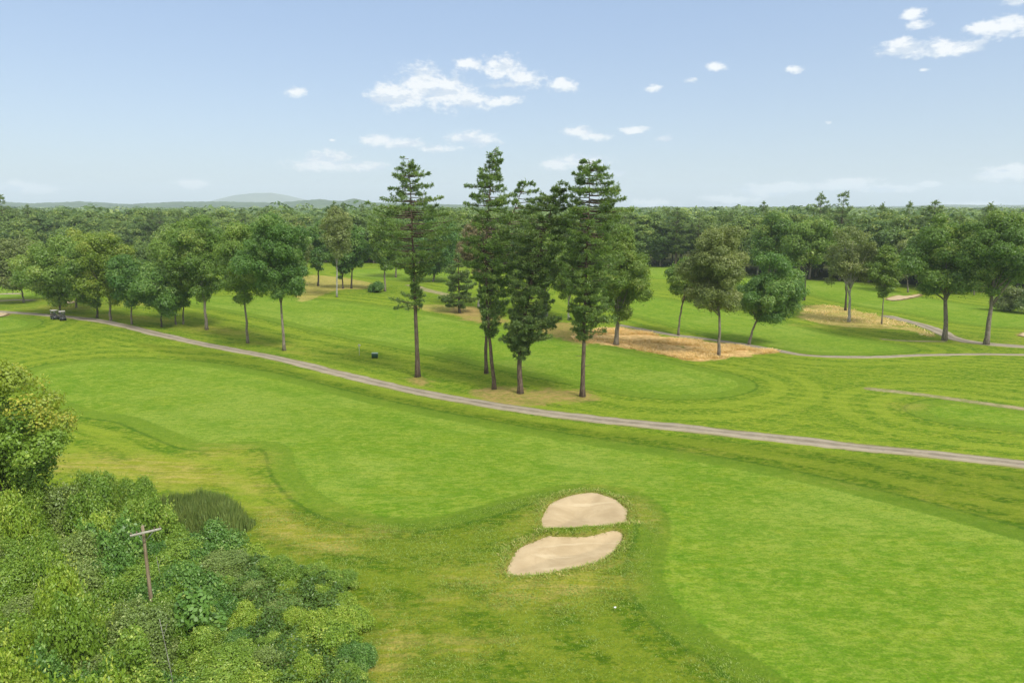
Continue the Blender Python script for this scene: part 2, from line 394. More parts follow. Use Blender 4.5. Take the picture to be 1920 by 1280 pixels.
_a, _b = flat(1450, 820), flat(1850, 872); PATHD = (_b-_a)/np.linalg.norm(_b-_a); PATHD = (float(PATHD[0]), float(PATHD[1]))
def ground_material():
    m, t, out = new_mat('turf')
    g = t.new('ShaderNodeNewGeometry'); P = g.outputs['Position']
    big = t.noise(P, .045, 4, .6); mid = t.noise(P, .28, 5, .65); fineN = t.noise(P, 1.6, 5, .72); grain = t.noise(P, 7., 3, .7)
    st = t.noise(t.mp(P, rot=(0,0,.42), sca=(.12,.55,1)), 1.0, 6, .7, 1.6)      # long soft streaks along the line of play
    st2 = t.noise(t.mp(P, rot=(0,0,.36), sca=(.35,1.9,1)), 1.0, 4, .7, .4)
    f = attr(t, 'fw'); f = t.m('ADD', f, t.m('MULTIPLY_ADD', grain, .5, -.25))
    fair_in = t.m('SUBTRACT', 1.0, t.ss(f, -.22, .22))
    # fairway colour
    vf = t.noise(P, .9, 6, .78, .8)
    fa = t.mix(t.ss(t.m('MULTIPLY_ADD', st2, .5, t.m('MULTIPLY', mid, .5)), .40, .60), (.104,.215,.013,1), (.168,.265,.026,1))
    fa = t.mix(t.ss(big, .44, .62), fa, t.mix(.6, fa, (.230,.320,.060,1)))
    fa = t.mix(t.m('MULTIPLY', t.ss(st, .50, .66), .5), fa, (.195,.265,.020,1))
    fa = t.mix(t.m('MULTIPLY', t.ss(vf, .50, .62), .45), fa, (.250,.320,.060,1))
    fa = t.mix(t.m('MULTIPLY', t.m('SUBTRACT', 1.0, t.ss(vf, .36, .47)), .50), fa, (.085,.190,.012,1))
    v2 = t.noise(t.mp(P, rot=(0,0,.2), sca=(1.3,2.6,1)), 1., 5, .75, .5)
    fa = t.mix(t.m('MULTIPLY', t.ss(fineN, .56, .68), .35), fa, (.26,.30,.06,1))
    fa = t.mix(t.m('MULTIPLY', t.ss(v2, .50, .60), .34), fa, (.27,.345,.07,1))
    fa = t.mix(t.m('MULTIPLY', t.m('SUBTRACT', 1.0, t.ss(v2, .41, .50)), .40), fa, (.075,.175,.010,1))
    # rough colour
    ro = t.mix(t.ss(t.m('MULTIPLY_ADD', st, .55, t.m('MULTIPLY', mid, .45)), .38, .62), (.085,.185,.010,1), (.165,.250,.016,1))
    ro = t.mix(t.m('MULTIPLY', t.ss(st2, .50, .72), .5), ro, (.225,.240,.022,1))
    ro = t.mix(t.m('MULTIPLY', t.m('SUBTRACT', 1.0, t.ss(vf, .38, .50)), .65), ro, (.058,.125,.008,1))
    ro = t.mix(t.m('MULTIPLY', t.ss(vf, .52, .66), .50), ro, (.230,.265,.035,1))
    ro = t.mix(t.m('MULTIPLY', t.ss(fineN, .54, .66), .45), ro, (.060,.120,.008,1))
    ro = t.mix(t.m('MULTIPLY', t.ss(v2, .50, .58), .55), ro, (.26,.30,.05,1))
    ro = t.mix(t.m('MULTIPLY', t.m('SUBTRACT', 1.0, t.ss(v2, .42, .50)), .62), ro, (.050,.120,.008,1))
    # mowing passes round the fairways
    ph = t.m('SINE', t.m('MULTIPLY', t.m('ADD', f, t.m('MULTIPLY_ADD', mid, 1.0, -.5)), 1.45))
    ring = t.m('MULTIPLY', t.ss(ph, -.25, .45), t.m('SUBTRACT', 1.0, t.ss(f, 8., 20.)))
    ro = t.mix(t.m('MULTIPLY', ring, .55), ro, (.215,.290,.030,1))
    d_ = PATHD; pu = t.v('DOT_PRODUCT', P, (-d_[1], d_[0], 0)); pu = t.m('ADD', pu, t.m('MULTIPLY_ADD', big, 3.0, t.m('MULTIPLY', mid, .9)))
    sp_ = t.m('MULTIPLY', t.ss(t.m('SINE', t.m('MULTIPLY', pu, 2.35)), -.1, .7), t.m('MULTIPLY', t.ss(t.noise(P, .09, 3), .42, .58), t.ss(f, 1., 5.)))
    ro = t.mix(t.m('MULTIPLY', sp_, .42), ro, (.240,.310,.035,1))
    # longer, darker rough
    dq = t.m('SUBTRACT', 1.0, t.ss(t.m('ADD', attr(t, 'deep'), t.m('MULTIPLY_ADD', mid, 3.0, -1.5)), -1.0, 1.6))
    ro = t.mix(dq, ro, t.mix(1.0, ro, (.76,.76,.72,1), 'MULTIPLY'))
    # first cut: a darker collar, thin darker line at its outer edge
    col1 = t.m('MULTIPLY', t.m('SUBTRACT', 1.0, t.ss(f, 1.5, 3.1)), .46)
    ro = t.mix(col1, ro, t.mix(t.ss(fineN, .4, .65), (.062,.158,.016,1), (.098,.200,.024,1)))
    ln = t.m('SUBTRACT', 1.0, t.ss(t.m('ABSOLUTE', t.m('SUBTRACT', f, 2.5)), .05, .30))
    ro = t.mix(t.m('MULTIPLY', ln, .48), ro, (.040,.100,.012,1))
    c = t.mix(fair_in, ro, fa)
    # inner mowing lines of the fairway, faint
    il = t.m('SINE', t.m('MULTIPLY', f, 1.25)); il = t.m('MULTIPLY', t.ss(il, .2, .8), t.m('MULTIPLY', fair_in, t.ss(f, -14, 0)))
    c = t.mix(t.m('MULTIPLY', il, .28), c, (.095,.205,.016,1))
    c = t.mix(1.0, c, (.95,.91,.76,1), 'MULTIPLY')
    # parched patches
    dr = t.m('ADD', attr(t, 'dry'), t.m('MULTIPLY_ADD', mid, 1.1, -.62)); dr = t.m('ADD', dr, t.m('MULTIPLY_ADD', fineN, .8, -.4))
    dm = t.m('MULTIPLY', t.ss(dr, .05, .95), t.m('SUBTRACT', 1.0, t.m('MULTIPLY', fair_in, .75)))
    c = t.mix(t.m('MULTIPLY', dm, .62), c, t.mix(t.ss(st2, .4, .62), (.26,.25,.025,1), (.42,.32,.10,1)))
    # small clover and worn flecks everywhere
    sp = t.ss(t.noise(P, 2.9, 4, .8), .62, .74)
    c = t.mix(t.m('MULTIPLY', sp, .35), c, (.30,.32,.08,1))
    c = t.mix(t.m('MULTIPLY', t.ss(grain, .47, .60), .34), c, (.050,.105,.006,1))
    # tall bleached fescue
    e = t.m('ADD', attr(t, 'straw'), t.m('MULTIPLY_ADD', fineN, 3.6, t.m('MULTIPLY_ADD', mid, 7.0, -5.0)))
    sm = t.m('SUBTRACT', 1.0, t.ss(e, -.5, .5))
    sc_ = t.mix(t.ss(t.m('MULTIPLY_ADD', fineN, .5, t.m('MULTIPLY', mid, .5)), .36, .64), (.32,.21,.07,1), (.76,.50,.23,1))
    sc_ = t.mix(t.ss(mid, .56, .66), sc_, (.20,.19,.04,1)); sc_ = t.mix(t.m('MULTIPLY', t.ss(v2, .52, .62), .5), sc_, (.20,.12,.04,1))
    c = t.mix(t.m('MULTIPLY', sm, t.m('MULTIPLY', attr(t, 'strawk'), .95)), c, sc_)
    # pine needles under the trees
    e = t.m('ADD', attr(t, 'needle'), t.m('MULTIPLY_ADD', mid, 8., -3.4)); e = t.m('ADD', e, t.m('MULTIPLY_ADD', fineN, 4., -2.))
    nm = t.m('SUBTRACT', 1.0, t.ss(e, -1.2, 1.0))
    c = t.mix(t.m('MULTIPLY', nm, t.m('MULTIPLY_ADD', t.ss(v2, .42, .58), .45, .35)), c, t.mix(fineN, (.22,.13,.05,1), (.42,.28,.12,1)))
    # sandy verge of the paths
    e = t.m('ADD', attr(t, 'pathd'), t.m('MULTIPLY_ADD', fineN, 1.3, -.65))
    c = t.mix(t.m('MULTIPLY', t.m('SUBTRACT', 1.0, t.ss(e, -.02, .30)), .75), c, (.20,.165,.095,1))
    # bunker lips: soil and long dry grass
    e = t.m('ADD', attr(t, 'lip'), t.m('MULTIPLY_ADD', fineN, 1.6, -.8))
    c = t.mix(t.m('MULTIPLY', t.m('SUBTRACT', 1.0, t.ss(e, .0, .8)), .6), c, (.20,.16,.045,1))
    e = t.m('ADD', attr(t, 'lip'), t.m('MULTIPLY_ADD', grain, .3, -.15))
    c = t.mix(t.m('MULTIPLY', t.m('SUBTRACT', 1.0, t.ss(e, .04, .17)), .8), c, (.19,.14,.055,1))
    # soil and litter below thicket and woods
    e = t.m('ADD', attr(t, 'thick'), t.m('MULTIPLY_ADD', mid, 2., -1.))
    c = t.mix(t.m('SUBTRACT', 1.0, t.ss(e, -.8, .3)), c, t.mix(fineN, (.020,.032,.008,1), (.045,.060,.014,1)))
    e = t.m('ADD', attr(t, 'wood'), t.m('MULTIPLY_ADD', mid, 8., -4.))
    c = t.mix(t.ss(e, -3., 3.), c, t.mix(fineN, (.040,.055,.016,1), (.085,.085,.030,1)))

    hgt = t.m('ADD', t.m('MULTIPLY', fineN, .6), t.m('MULTIPLY', grain, .3))
    principled(t, out, c, .95, .03, hgt, .8, .30)
    return m
GROUND_M = ground_material()
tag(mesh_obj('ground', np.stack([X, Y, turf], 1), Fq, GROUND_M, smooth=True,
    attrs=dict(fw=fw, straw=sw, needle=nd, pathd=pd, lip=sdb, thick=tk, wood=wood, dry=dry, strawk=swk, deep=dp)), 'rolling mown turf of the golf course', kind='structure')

def path_material():
    m, t, out = new_mat('gravel_path')
    P = t.new('ShaderNodeNewGeometry').outputs['Position']
    a = t.noise(P, .6, 5, .7); b = t.noise(P, 5., 4, .8)
    e = t.m('ADD', attr(t, 'edge'), t.m('MULTIPLY_ADD', a, 1.0, -.5))
    c = t.mix(t.ss(a, .35, .65), (.175,.148,.106,1), (.245,.207,.148,1))
    c = t.mix(t.m('MULTIPLY', t.ss(e, .25, .85), .65), c, (.30,.26,.17,1))
    wt = t.m('SUBTRACT', 1.0, t.ss(t.m('ABSOLUTE', t.m('SUBTRACT', attr(t, 'edge'), .48)), .05, .26))
    c = t.mix(t.m('MULTIPLY', wt, .45), c, (.36,.32,.245,1))
    c = t.mix(t.m('MULTIPLY', t.ss(t.noise(P, 1.8, 5, .8, 1.0), .56, .66), .45), c, (.15,.13,.095,1))
    c = t.mix(t.m('MULTIPLY', t.ss(b, .55, .72), .4), c, (.16,.135,.10,1))
    principled(t, out, c, .95, .1, b, .4, .02); return m
PATH_M = path_material()
PATH_FAINT, t, out = new_mat('worn_grass_track')
P = t.new('ShaderNodeNewGeometry').outputs['Position']; a = t.noise(P, .8, 5, .75)
principled(t, out, t.mix(t.ss(a, .4, .62), (.17,.18,.06,1), (.27,.225,.13,1)), .95, .1)
def ribbon(name, L, wd, mat, lift, seed):
    d = np.concatenate([[0], np.cumsum(np.linalg.norm(np.diff(L, axis=0), axis=1))])
    n = max(int(d[-1]/.8), 4); s = np.linspace(0, d[-1], n)
    C = np.stack([np.interp(s, d, L[:,0]), np.interp(s, d, L[:,1])], 1)
    tg = np.gradient(C, axis=0); tg /= np.linalg.norm(tg, axis=1)[:, None]; nn = np.stack([-tg[:,1], tg[:,0]], 1)
    cols = np.array([-1, -.96, -.6, -.2, .2, .6, .96, 1]); k = len(cols)
    jl = (vnoise(s*.7, s*0, seed)-.5)*.45+(vnoise(s*.2, s*0, seed+3)-.5)*.4; jr = (vnoise(s*.7, s*0, seed+9)-.5)*.45+(vnoise(s*.2, s*0, seed+5)-.5)*.4
    wv = wd/2*np.abs(cols)[None]+np.where(cols[None] < 0, jl[:, None], jr[:, None])*(np.abs(cols)[None] > .5)
    XY = C[:, None]+nn[:, None]*(np.sign(cols)[None]*wv)[..., None]
    x, y = XY[..., 0].ravel(), XY[..., 1].ravel()
    z = base_h(x, y)+np.where(np.tile(np.abs(cols) > .99, n), -.05, lift+.02*np.tile(1-cols**2, n))
    I = np.arange(n-1)[:, None]*k; J = np.arange(k-1)[None]
    F = np.stack([I+J, I+J+1, I+k+J+1, I+k+J], -1).reshape(-1, 4)
    return mesh_obj(name, np.stack([x, y, z], 1), F, mat, smooth=True, attrs=dict(edge=np.tile(np.abs(cols), n)))
PN = ['cart_path', 'cart_path', 'cart_path', 'grass_track', 'cart_path', 'cart_path', 'cart_path', 'dirt_track']
PLB = ['long gravel cart path crossing the course past the four tall pines', 'grey cart path curving below the straw coloured bank and young trees',
       'gravel cart path running behind the two tall right hand oaks', 'faint worn track in the grass left of the oaks', 'short stub of gravel path in open grass on the right',
       'pale path under the trees at the far left', 'second pale path beyond the far left tree', 'bare earth track behind the leftmost pine']
for i, (L, (_, wd)) in enumerate(zip(PL, PATHS)):
    far = np.hypot(*L.mean(0)) > 130
    tag(ribbon(PN[i], L, wd, PATH_FAINT if i in (3,4,7) else PATH_M, .05 if far else .03, i*7), PLB[i], kind='structure')

def sand_material():
    m, t, out = new_mat('bunker_sand')
    P = t.new('ShaderNodeNewGeometry').outputs['Position']
    a = t.noise(P, .5, 5, .65, .5); b = t.noise(P, 9., 4, .8)
    rk = t.new('ShaderNodeTexWave', wave_type='BANDS'); t.put(rk, 'Vector', t.mp(P, rot=(0,0,.9))); rk.inputs['Scale'].default_value = 2.2
    rk.inputs['Distortion'].default_value = 5; rk.inputs['Detail'].default_value = 3; rk.inputs['Detail Scale'].default_value = .6
    dr = t.noise(t.mp(P, rot=(0,0,-.35), sca=(.22,1.5,1)), 1., 4, .6, .8)
    c = t.mix(t.ss(a, .3, .7), (.345,.262,.150,1), (.425,.332,.200,1))
    c = t.mix(t.m('MULTIPLY', t.ss(dr, .56, .68), .55), c, (.50,.41,.265,1))
    c = t.mix(t.m('MULTIPLY', t.ss(b, .5, .75), .25), c, (.27,.205,.125,1))
    hb = t.m('ADD', t.m('MULTIPLY', rk.outputs[1], .35), t.m('ADD', t.m('MULTIPLY', b, .35), dr))
    principled(t, out, c, .95, .1, hb, .20, .04); return m
SAND_M = sand_material()
SL = ['upper pale sand bunker with scalloped edge in the near fairway rough', 'lower leaf shaped sand bunker nearest the viewer', 'pale sand bunker far right beyond the thin young tree',
      'corner of a sand bunker beside the green at the left edge', 'white sliver of sand beneath the left row of trees', 'tiny sand bunker cut by the right edge']
for i, P in enumerate(BUNKERS):
    st = .16 if i < 2 else .7
    x0, y0 = P.min(0)-.4; x1, y1 = P.max(0)+.4
    gx = np.arange(x0, x1, st); gy = np.arange(y0, y1, st)
    gX, gY = np.meshgrid(gx, gy, indexing='ij'); sh = gX.shape
    _, s_, d_ = heights(gX.ravel(), gY.ravel())
    if i >= 2: s_ = base_h(gX.ravel(), gY.ravel())+.02
    ins = (d_ < (.24 if i < 2 else .0)).reshape(sh)
    idx = np.arange(gX.size).reshape(sh)
    ok = ins[:-1,:-1] & ins[1:,:-1] & ins[1:,1:] & ins[:-1,1:]
    F = np.stack([idx[:-1,:-1][ok], idx[1:,:-1][ok], idx[1:,1:][ok], idx[:-1,1:][ok]], -1)
    us, inv = np.unique(F, return_inverse=True); F = inv.reshape(F.shape)
    V = np.stack([gX.ravel(), gY.ravel(), s_], 1)[us]
    tag(mesh_obj('sand_bunker', V, F, SAND_M, smooth=True), SL[i], 'bunker', 'sand bunkers')

# foliage and bark
def leaf_mat(name, ca, cb, cc=None, transl=.30, rough=.45, spec=.5, vary=.35, gain=1.0):
    m, t, out = new_mat(name)
    oi = t.new('ShaderNodeObjectInfo').outputs['Random']; tn = attr(t, 'tint')
    f = t.m('ADD', t.m('MULTIPLY', tn, 1-vary), t.m('MULTIPLY', oi, vary))
    c = t.mix(f, ca+(1,), cb+(1,))
    if cc: c = t.mix(t.ss(tn, .80, .97), c, cc+(1,))
    c = t.mix(1.0, c, (gain, gain, gain, 1), 'MULTIPLY')
    p = principled(t, None, c, rough, spec)
    tr = t.new('ShaderNodeBsdfTranslucent'); t.l.new(t.mix(1.0, c, (1.25,1.2,.6,1), 'MULTIPLY'), tr.inputs[0])
    mx = t.new('ShaderNodeMixShader'); mx.inputs[0].default_value = transl
    t.l.new(p.outputs[0], mx.inputs[1]); t.l.new(tr.outputs[0], mx.inputs[2]); t.l.new(mx.outputs[0], out.inputs[0]); return m
def bark_mat(name, ca, cb, sc_=(9,9,1.4)):
    m, t, out = new_mat(name); g = t.new('ShaderNodeTexCoord').outputs['Object']
    a = t.noise(t.mp(g, sca=sc_), 1., 5, .7); b = t.noise(g, .5, 3)
    c = t.mix(t.ss(a, .35, .65), ca+(1,), cb+(1,)); c = t.mix(t.m('MULTIPLY', t.ss(b, .5, .7), .3), c, (.16,.17,.12,1))
    principled(t, out, c, .9, .1, a, .7, .05); return m
BARK_P = bark_mat('pine_bark', (.060,.042,.030), (.155,.115,.085))
BARK_O = bark_mat('grey_bark', (.095,.080,.060), (.25,.215,.165))
BARK_B = bark_mat('pale_bark', (.20,.19,.165), (.40,.385,.345))
BARK_D = bark_mat('dark_bark', (.035,.028,.022), (.095,.08,.065))
M_PINE = leaf_mat('pine_needles', (.062,.118,.030), (.165,.235,.062), (.25,.30,.10), 0.40, vary=.10, gain=1.50)
M_PINED = leaf_mat('dark_pine_needles', (.060,.110,.034), (.150,.205,.060), (.22,.26,.09), 0.40, vary=.3, gain=1.50)
M_OAK = leaf_mat('oak_leaves', (.060,.125,.018), (.150,.225,.036), (.22,.28,.06), 0.42, gain=1.45)
M_MAPLE = leaf_mat('maple_leaves', (.042,.108,.018), (.105,.190,.032), (.17,.25,.06), 0.40, gain=1.45)
M_OLIVE = leaf_mat('olive_leaves', (.105,.145,.040), (.200,.240,.070), (.26,.29,.11), 0.42, gain=1.25)
M_YEL = leaf_mat('yellow_green_leaves', (.130,.210,.018), (.25,.33,.035), (.34,.39,.07), .38)
M_BRIGHT = leaf_mat('bright_leaves', (.100,.180,.020), (.200,.300,.038), (.28,.35,.07), .38)
M_FAR = leaf_mat('wood_leaves', (.048,.098,.024), (.155,.225,.046), (.22,.27,.06), 0.40, vary=.62, gain=1.40)
M_BROWN = leaf_mat('rusty_leaves', (.17,.15,.06), (.27,.22,.10), None, .25)
M_UND = leaf_mat('undergrowth_leaves', (.050,.115,.012), (.115,.200,.024), None, .25, vary=0)
M_SH1 = leaf_mat('thicket_leaves', (.085,.175,.016), (.210,.310,.036), (.34,.42,.08), .36, vary=.30, gain=1.22)
M_SH2 = leaf_mat('yellowish_thicket_leaves', (.105,.200,.015), (.240,.335,.030), (.37,.43,.07), .36, vary=.30, gain=1.22)
M_SH3 = leaf_mat('dark_thicket_leaves', (.045,.125,.018), (.120,.230,.036), (.22,.33,.07), .3, vary=.30, gain=1.22)
M_SH4 = leaf_mat('grey_green_thicket_leaves', (.095,.155,.030), (.205,.275,.062), (.31,.36,.13), .32, vary=.30, gain=1.22)
M_TURN = leaf_mat('yellowing_leaves', (.19,.27,.02), (.33,.41,.045), (.45,.43,.06), .38, vary=.1)

def leaf_quads(P, N, L, W, rng):
    n = len(P); N = N/(np.linalg.norm(N, axis=1)[:, None]+1e-9)
    t = rng.normal(size=(n, 3)); t -= (t*N).sum(1)[:, None]*N; t /= np.linalg.norm(t, axis=1)[:, None]+1e-9
    b = np.cross(N, t); L = np.asarray(L).reshape(-1, 1); W = np.asarray(W).reshape(-1, 1)
    k = (rng.random((n, 1))-.5)*.5
    V = np.stack([P-t*L/2, P+b*W/2+t*L*k*.4, P+t*L/2, P-b*W/2+t*L*k*.4], 1).reshape(-1, 3)
    return V, np.arange(4*n).reshape(-1, 4)
def clump_leaves(C, R, nper, L, rng, flatz=.75, updir=.35, jit=.6, tintspread=.55):
    """C (k,3) clump centres, R (k,) radii; leaves spread over every clump's shell"""
    k = len(C); cnt = np.maximum((nper*(R/R.mean())**2).astype(int), 6); idx = np.repeat(np.arange(k), cnt); n = len(idx)
    D = rng.normal(size=(n, 3)); D[:, 2] += updir*.6; D /= np.linalg.norm(D, axis=1)[:, None]
    rad = R[idx]*(1.04-.45*rng.random(n)**1.8)
    lump = 1+.22*np.sin(D[:,0]*5+C[idx,1]*3)*np.sin(D[:,1]*5+C[idx,2]*3+D[:,2]*4)
    P = C[idx]+D*(rad*lump)[:, None]*np.array([1, 1, flatz])
    N = D+np.array([0, 0, updir])+rng.normal(size=(n, 3))*jit
    Ls = L*(.65+.7*rng.random(n)); V, F = leaf_quads(P, N, Ls, Ls*.62, rng)
    tc_ = rng.random(k); tint = np.clip(tc_[idx]*tintspread*1.3+rng.random(n)*(1-tintspread)*.95, 0, 1)
    return V, F, tint
def bez(p0, p1, p2, n):
    t = np.linspace(0, 1, n)[:, None]; return (1-t)**2*np.array(p0)+2*t*(1-t)*np.array(p1)+t*t*np.array(p2)

def broadleaf_meshes(hh, zb, rl, rr_, seed, leafL=.36, dens=1., bark=BARK_O, leaf=M_OAK, parent=None, lean=(0, 0), droop=.0, fork=0, tr=None, nclump=None, open_=1., cs=1.):
    """tree in local coordinates, crown from zb to hh, reaching rl to -x and rr_ to +x"""
    rng = np.random.default_rng(seed); hh = float(hh)
    rx = (rl+rr_)/2; cx = (rr_-rl)/2+lean[0]; cy = lean[1]; rz = (hh-zb)/2; cz = (hh+zb)/2
    nc = nclump or int(54*max(1., rz/rx)**.8)
    C = []; R = []
    ph = rng.random(6)*6.28
    tries = 0
    while len(C) < nc and tries < 6000:
        tries += 1
        d = rng.normal(size=3); d /= np.linalg.norm(d)
        r_ = rng.random()**.42
        env = .86+.13*math.sin(2.1*math.atan2(d[1], d[0])+ph[0])+.12*math.sin(3.7*d[2]+ph[1]+2*d[0])
        zf = d[2]*r_
        if zf < -.3 and rng.random() < .25: continue
        taper = 1.0 if zf < 0 else 1-.22*zf**2
        p = np.array([cx+d[0]*r_*rx*env*taper, cy+d[1]*r_*rx*env*.95*taper, cz+zf*rz*.92])
        rc = rx*(.15+.19*rng.random())*cs*(1.1-.25*abs(zf))
        if C and min(np.linalg.norm((p-q)/np.array([1, 1, .8])) for q in C) < rc*.62*open_: continue
        C.append(p); R.append(rc)
    C = np.array(C); R = np.array(R)
    area = (R**2).mean()*12.6
    nper = dens*area*2.3/(leafL**2*.31)*.42
    V, F, ti = clump_leaves(C, R, nper, leafL, rng)
    if droop:
        V[:, 2] -= droop*((V[:,0]-cx)**2+(V[:,1]-cy)**2)/(rx*rx)
    # loose sprays breaking the outline
    ns = int(len(F)*.11); D = rng.normal(size=(ns, 3)); D /= np.linalg.norm(D, axis=1)[:, None]; ci = rng.integers(0, len(C), ns)
    V2, F2 = leaf_quads(C[ci]+D*(R[ci]*(1.05+.45*rng.random(ns)**1.5))[:, None], D+rng.normal(size=(ns,3)), leafL*.9*np.ones(ns), leafL*.5*np.ones(ns), rng)
    V = np.vstack([V, V2]); F = np.vstack([F, F2+len(V)-len(V2)]); ti = np.concatenate([ti, rng.random(ns)])
    crown = mesh_obj('crown', V, F, leaf, parent, tint=ti)
    mb = MB(); tr = tr or max(.16, hh*.0135)
    top = np.array([cx*.8, cy*.8, zb+(hh-zb)*.72])
    zt = zb+(hh-zb)*.1; mid = np.array([lean[0]*.35+cx*.18, lean[1]*.3, zt])
    k = 14; Pts = bez((0, 0, -.3), (mid[0]*.2, mid[1]*.2, zt*.6), mid, 8)
    Pts = np.vstack([Pts, bez(mid, (mid+top)/2+rng.normal(size=3)*.35*np.array([1,1,0]), top, 7)[1:]])
    tt = np.linspace(0, 1, len(Pts)); rad = tr*(1.0-.85*tt**1.1); rad[0] *= 1.5; rad[1] *= 1.12
    Pts[1:-1, :2] += rng.normal(size=(len(Pts)-2, 2))*.05
    mb.tube(Pts, rad, 8, jit=rng)
    order = rng.permutation(len(C))[:12]
    for q in order:
        c = C[q]; z0 = zb*.82+(min(c[2], hh*.85)-zb)*rng.uniform(.15, .5)
        z0 = min(max(z0, zb*.72), c[2]-.2); s0 = np.array([np.interp(z0, Pts[:,2], Pts[:,0]), np.interp(z0, Pts[:,2], Pts[:,1]), z0])
        r0 = tr*.42*(1-.5*(z0-zb)/(hh-zb+.1)); md = (s0+c)/2+np.array([0, 0, .12*np.linalg.norm(c-s0)])
        mb.tube(bez(s0, md, c, 6), np.linspace(max(r0, .05), .03, 6), 5)
    if fork:
        s0 = Pts[5]; e = C[np.argmax(C[:,0]*fork)]; mb.tube(bez(s0, (s0+e)/2+np.array([0,0,1.]), e, 7), np.linspace(tr*.62, .06, 7), 6)
    mb.build('trunk', bark, parent, smooth=True)
    return crown

def pine_meshes(hh, prof, seed, parent, tr=.32, bend=(0, 0, 0), dens=1., leaf=M_PINE, bark=BARK_P, tuft=.36, whorl=.85, nb=5, stub=True, up=.10, nblade=7, exact=False):
    """prof: list of (z, reach to -x, reach to +x); bend: trunk x offset at mid, top, and y offset at top"""
    rng = np.random.default_rng(seed); prof = np.array(prof); zmin, zmax = prof[0, 0], prof[-1, 0]
    k = 22; zs = np.linspace(-.3, hh, k); f = np.clip(zs/hh, 0, 1)
    bx = 4*f*(1-f)*bend[0]+f**1.5*bend[1]; by = f**1.5*bend[2]
    bx += np.cumsum(rng.normal(size=k))*.025; by += np.cumsum(rng.normal(size=k))*.025; bx[0] = bx[1]; by[0] = by[1]
    rad = tr*(1-.9*f**.9); rad[0] *= 1.55; rad[1] *= 1.12
    mb = MB(); mb.tube(np.stack([bx, by, zs], 1), np.maximum(rad, .03), 9, jit=rng)
    tx = lambda z: np.array([np.interp(z, zs, bx), np.interp(z, zs, by), z])
    PT = []; DR = []; TI = []
    z = zmin
    forced = []
    if exact:
        for (pz, pl, pr) in prof:
            if pz > hh*.52 and max(pl, pr) > .8: forced += [(pz, math.pi+rng.normal()*.25, pl), (pz, rng.normal()*.25, pr), (pz+.1, rng.random()*6.28, (pl+pr)*.4)]
    def branch(zj, a, Ln, hf):
        s0 = tx(zj); d = np.array([math.cos(a), math.sin(a), 0])
        rise = Ln*(up+rng.normal()*.06); e = s0+d*Ln+np.array([0, 0, rise]); md = s0+d*Ln*.55+np.array([0, 0, rise*.1-.05*Ln])
        B = bez(s0, md, e, 7); mb.tube(B, np.linspace(min(.10, .03+.014*Ln), .012, 7), 4, cap=False)
        nt = int((7+13*Ln)*dens); u = 1-(rng.random(nt)**1.2)*.66
        pc = np.stack([np.interp(u, np.linspace(0,1,7), B[:,i]) for i in range(3)], 1)
        sd = rng.uniform(-1, 1, nt); wd = (.08+.20*Ln*np.minimum(1.0, (1.04-u)*1.6)); perp = np.array([-d[1], d[0], 0]); off = np.sign(sd)*np.abs(sd)**.8*wd
        p = pc+perp*off[:, None]+d*(np.abs(off)*.55)[:, None]; p[:, 2] += rng.normal(size=nt)*.09+.04
        PT.append(p); DR.append(d[None]*.8+perp[None]*np.sign(sd)[:, None]*.6+np.array([0, 0, .25])); TI.append(np.full(nt, rng.random()))
    for (zj, a, Ln) in forced: branch(zj, a, Ln*.98, zj/hh)
    while z < zmax:
        gl = np.interp(z, prof[:,0], prof[:,1]); gr = np.interp(z, prof[:,0], prof[:,2])
        n = nb+rng.integers(0, 3); a0 = rng.random()*6.28
        for j in range(n):
            if rng.random() < .10: continue
            a = a0+j*6.283/n+rng.normal()*.3; ca = math.cos(a)
            hf = z/hh; reach = (gr if ca > 0 else gl); side = (gl+gr)/2
            Ln = (abs(ca)*reach+(1-abs(ca))*side)*(rng.uniform(.48, 1.12) if hf < .66 else rng.uniform(.50, 1.18))
            if Ln < .25: continue
            zj = z+rng.normal()*.42; s0 = tx(zj); d = np.array([ca, math.sin(a), 0])
            rise = Ln*(up+rng.normal()*.11); e = s0+d*Ln+np.array([0, 0, rise]); md = s0+d*Ln*.55+np.array([0, 0, rise*.1-.05*Ln])
            B = bez(s0, md, e, 7); mb.tube(B, np.linspace(min(.10, .03+.014*Ln), .012, 7), 4, cap=False)
            nt = int((5+9.5*Ln)*dens*(1. if hf < .66 else .8)); u = 1-(rng.random(nt)**1.25)*(.78 if hf < .7 else .62)
            pc = np.stack([np.interp(u, np.linspace(0,1,7), B[:,i]) for i in range(3)], 1)
            sd = rng.uniform(-1, 1, nt); wd = (.07+.19*Ln*np.minimum(1.0, (1.04-u)*1.6)); perp = np.array([-d[1], d[0], 0])
            off = np.sign(sd)*np.abs(sd)**.8*wd
            p = pc+perp*off[:, None]+d*(np.abs(off)*.55)[:, None]; p[:, 2] += rng.normal(size=nt)*.13+.04-np.abs(off)*.05
            PT.append(p); dd = d[None]*.8+perp[None]*np.sign(sd)[:, None]*.6+np.array([0, 0, .25]); DR.append(dd)
            TI.append(np.full(nt, rng.random()))
        z += whorl*rng.uniform(.45, 1.5)*(1.0+.45*sst(z/hh, .55, .8)*(z < hh*.93))
    # leader tip
    tp_ = np.array([tx(hh-q*.18) for q in range(9)]); PT.append(tp_+rng.normal(size=tp_.shape)*.07); DR.append(np.tile([0, 0, 1.], (9, 1))+rng.normal(size=(9,3))*.5); TI.append(np.full(9, .6))
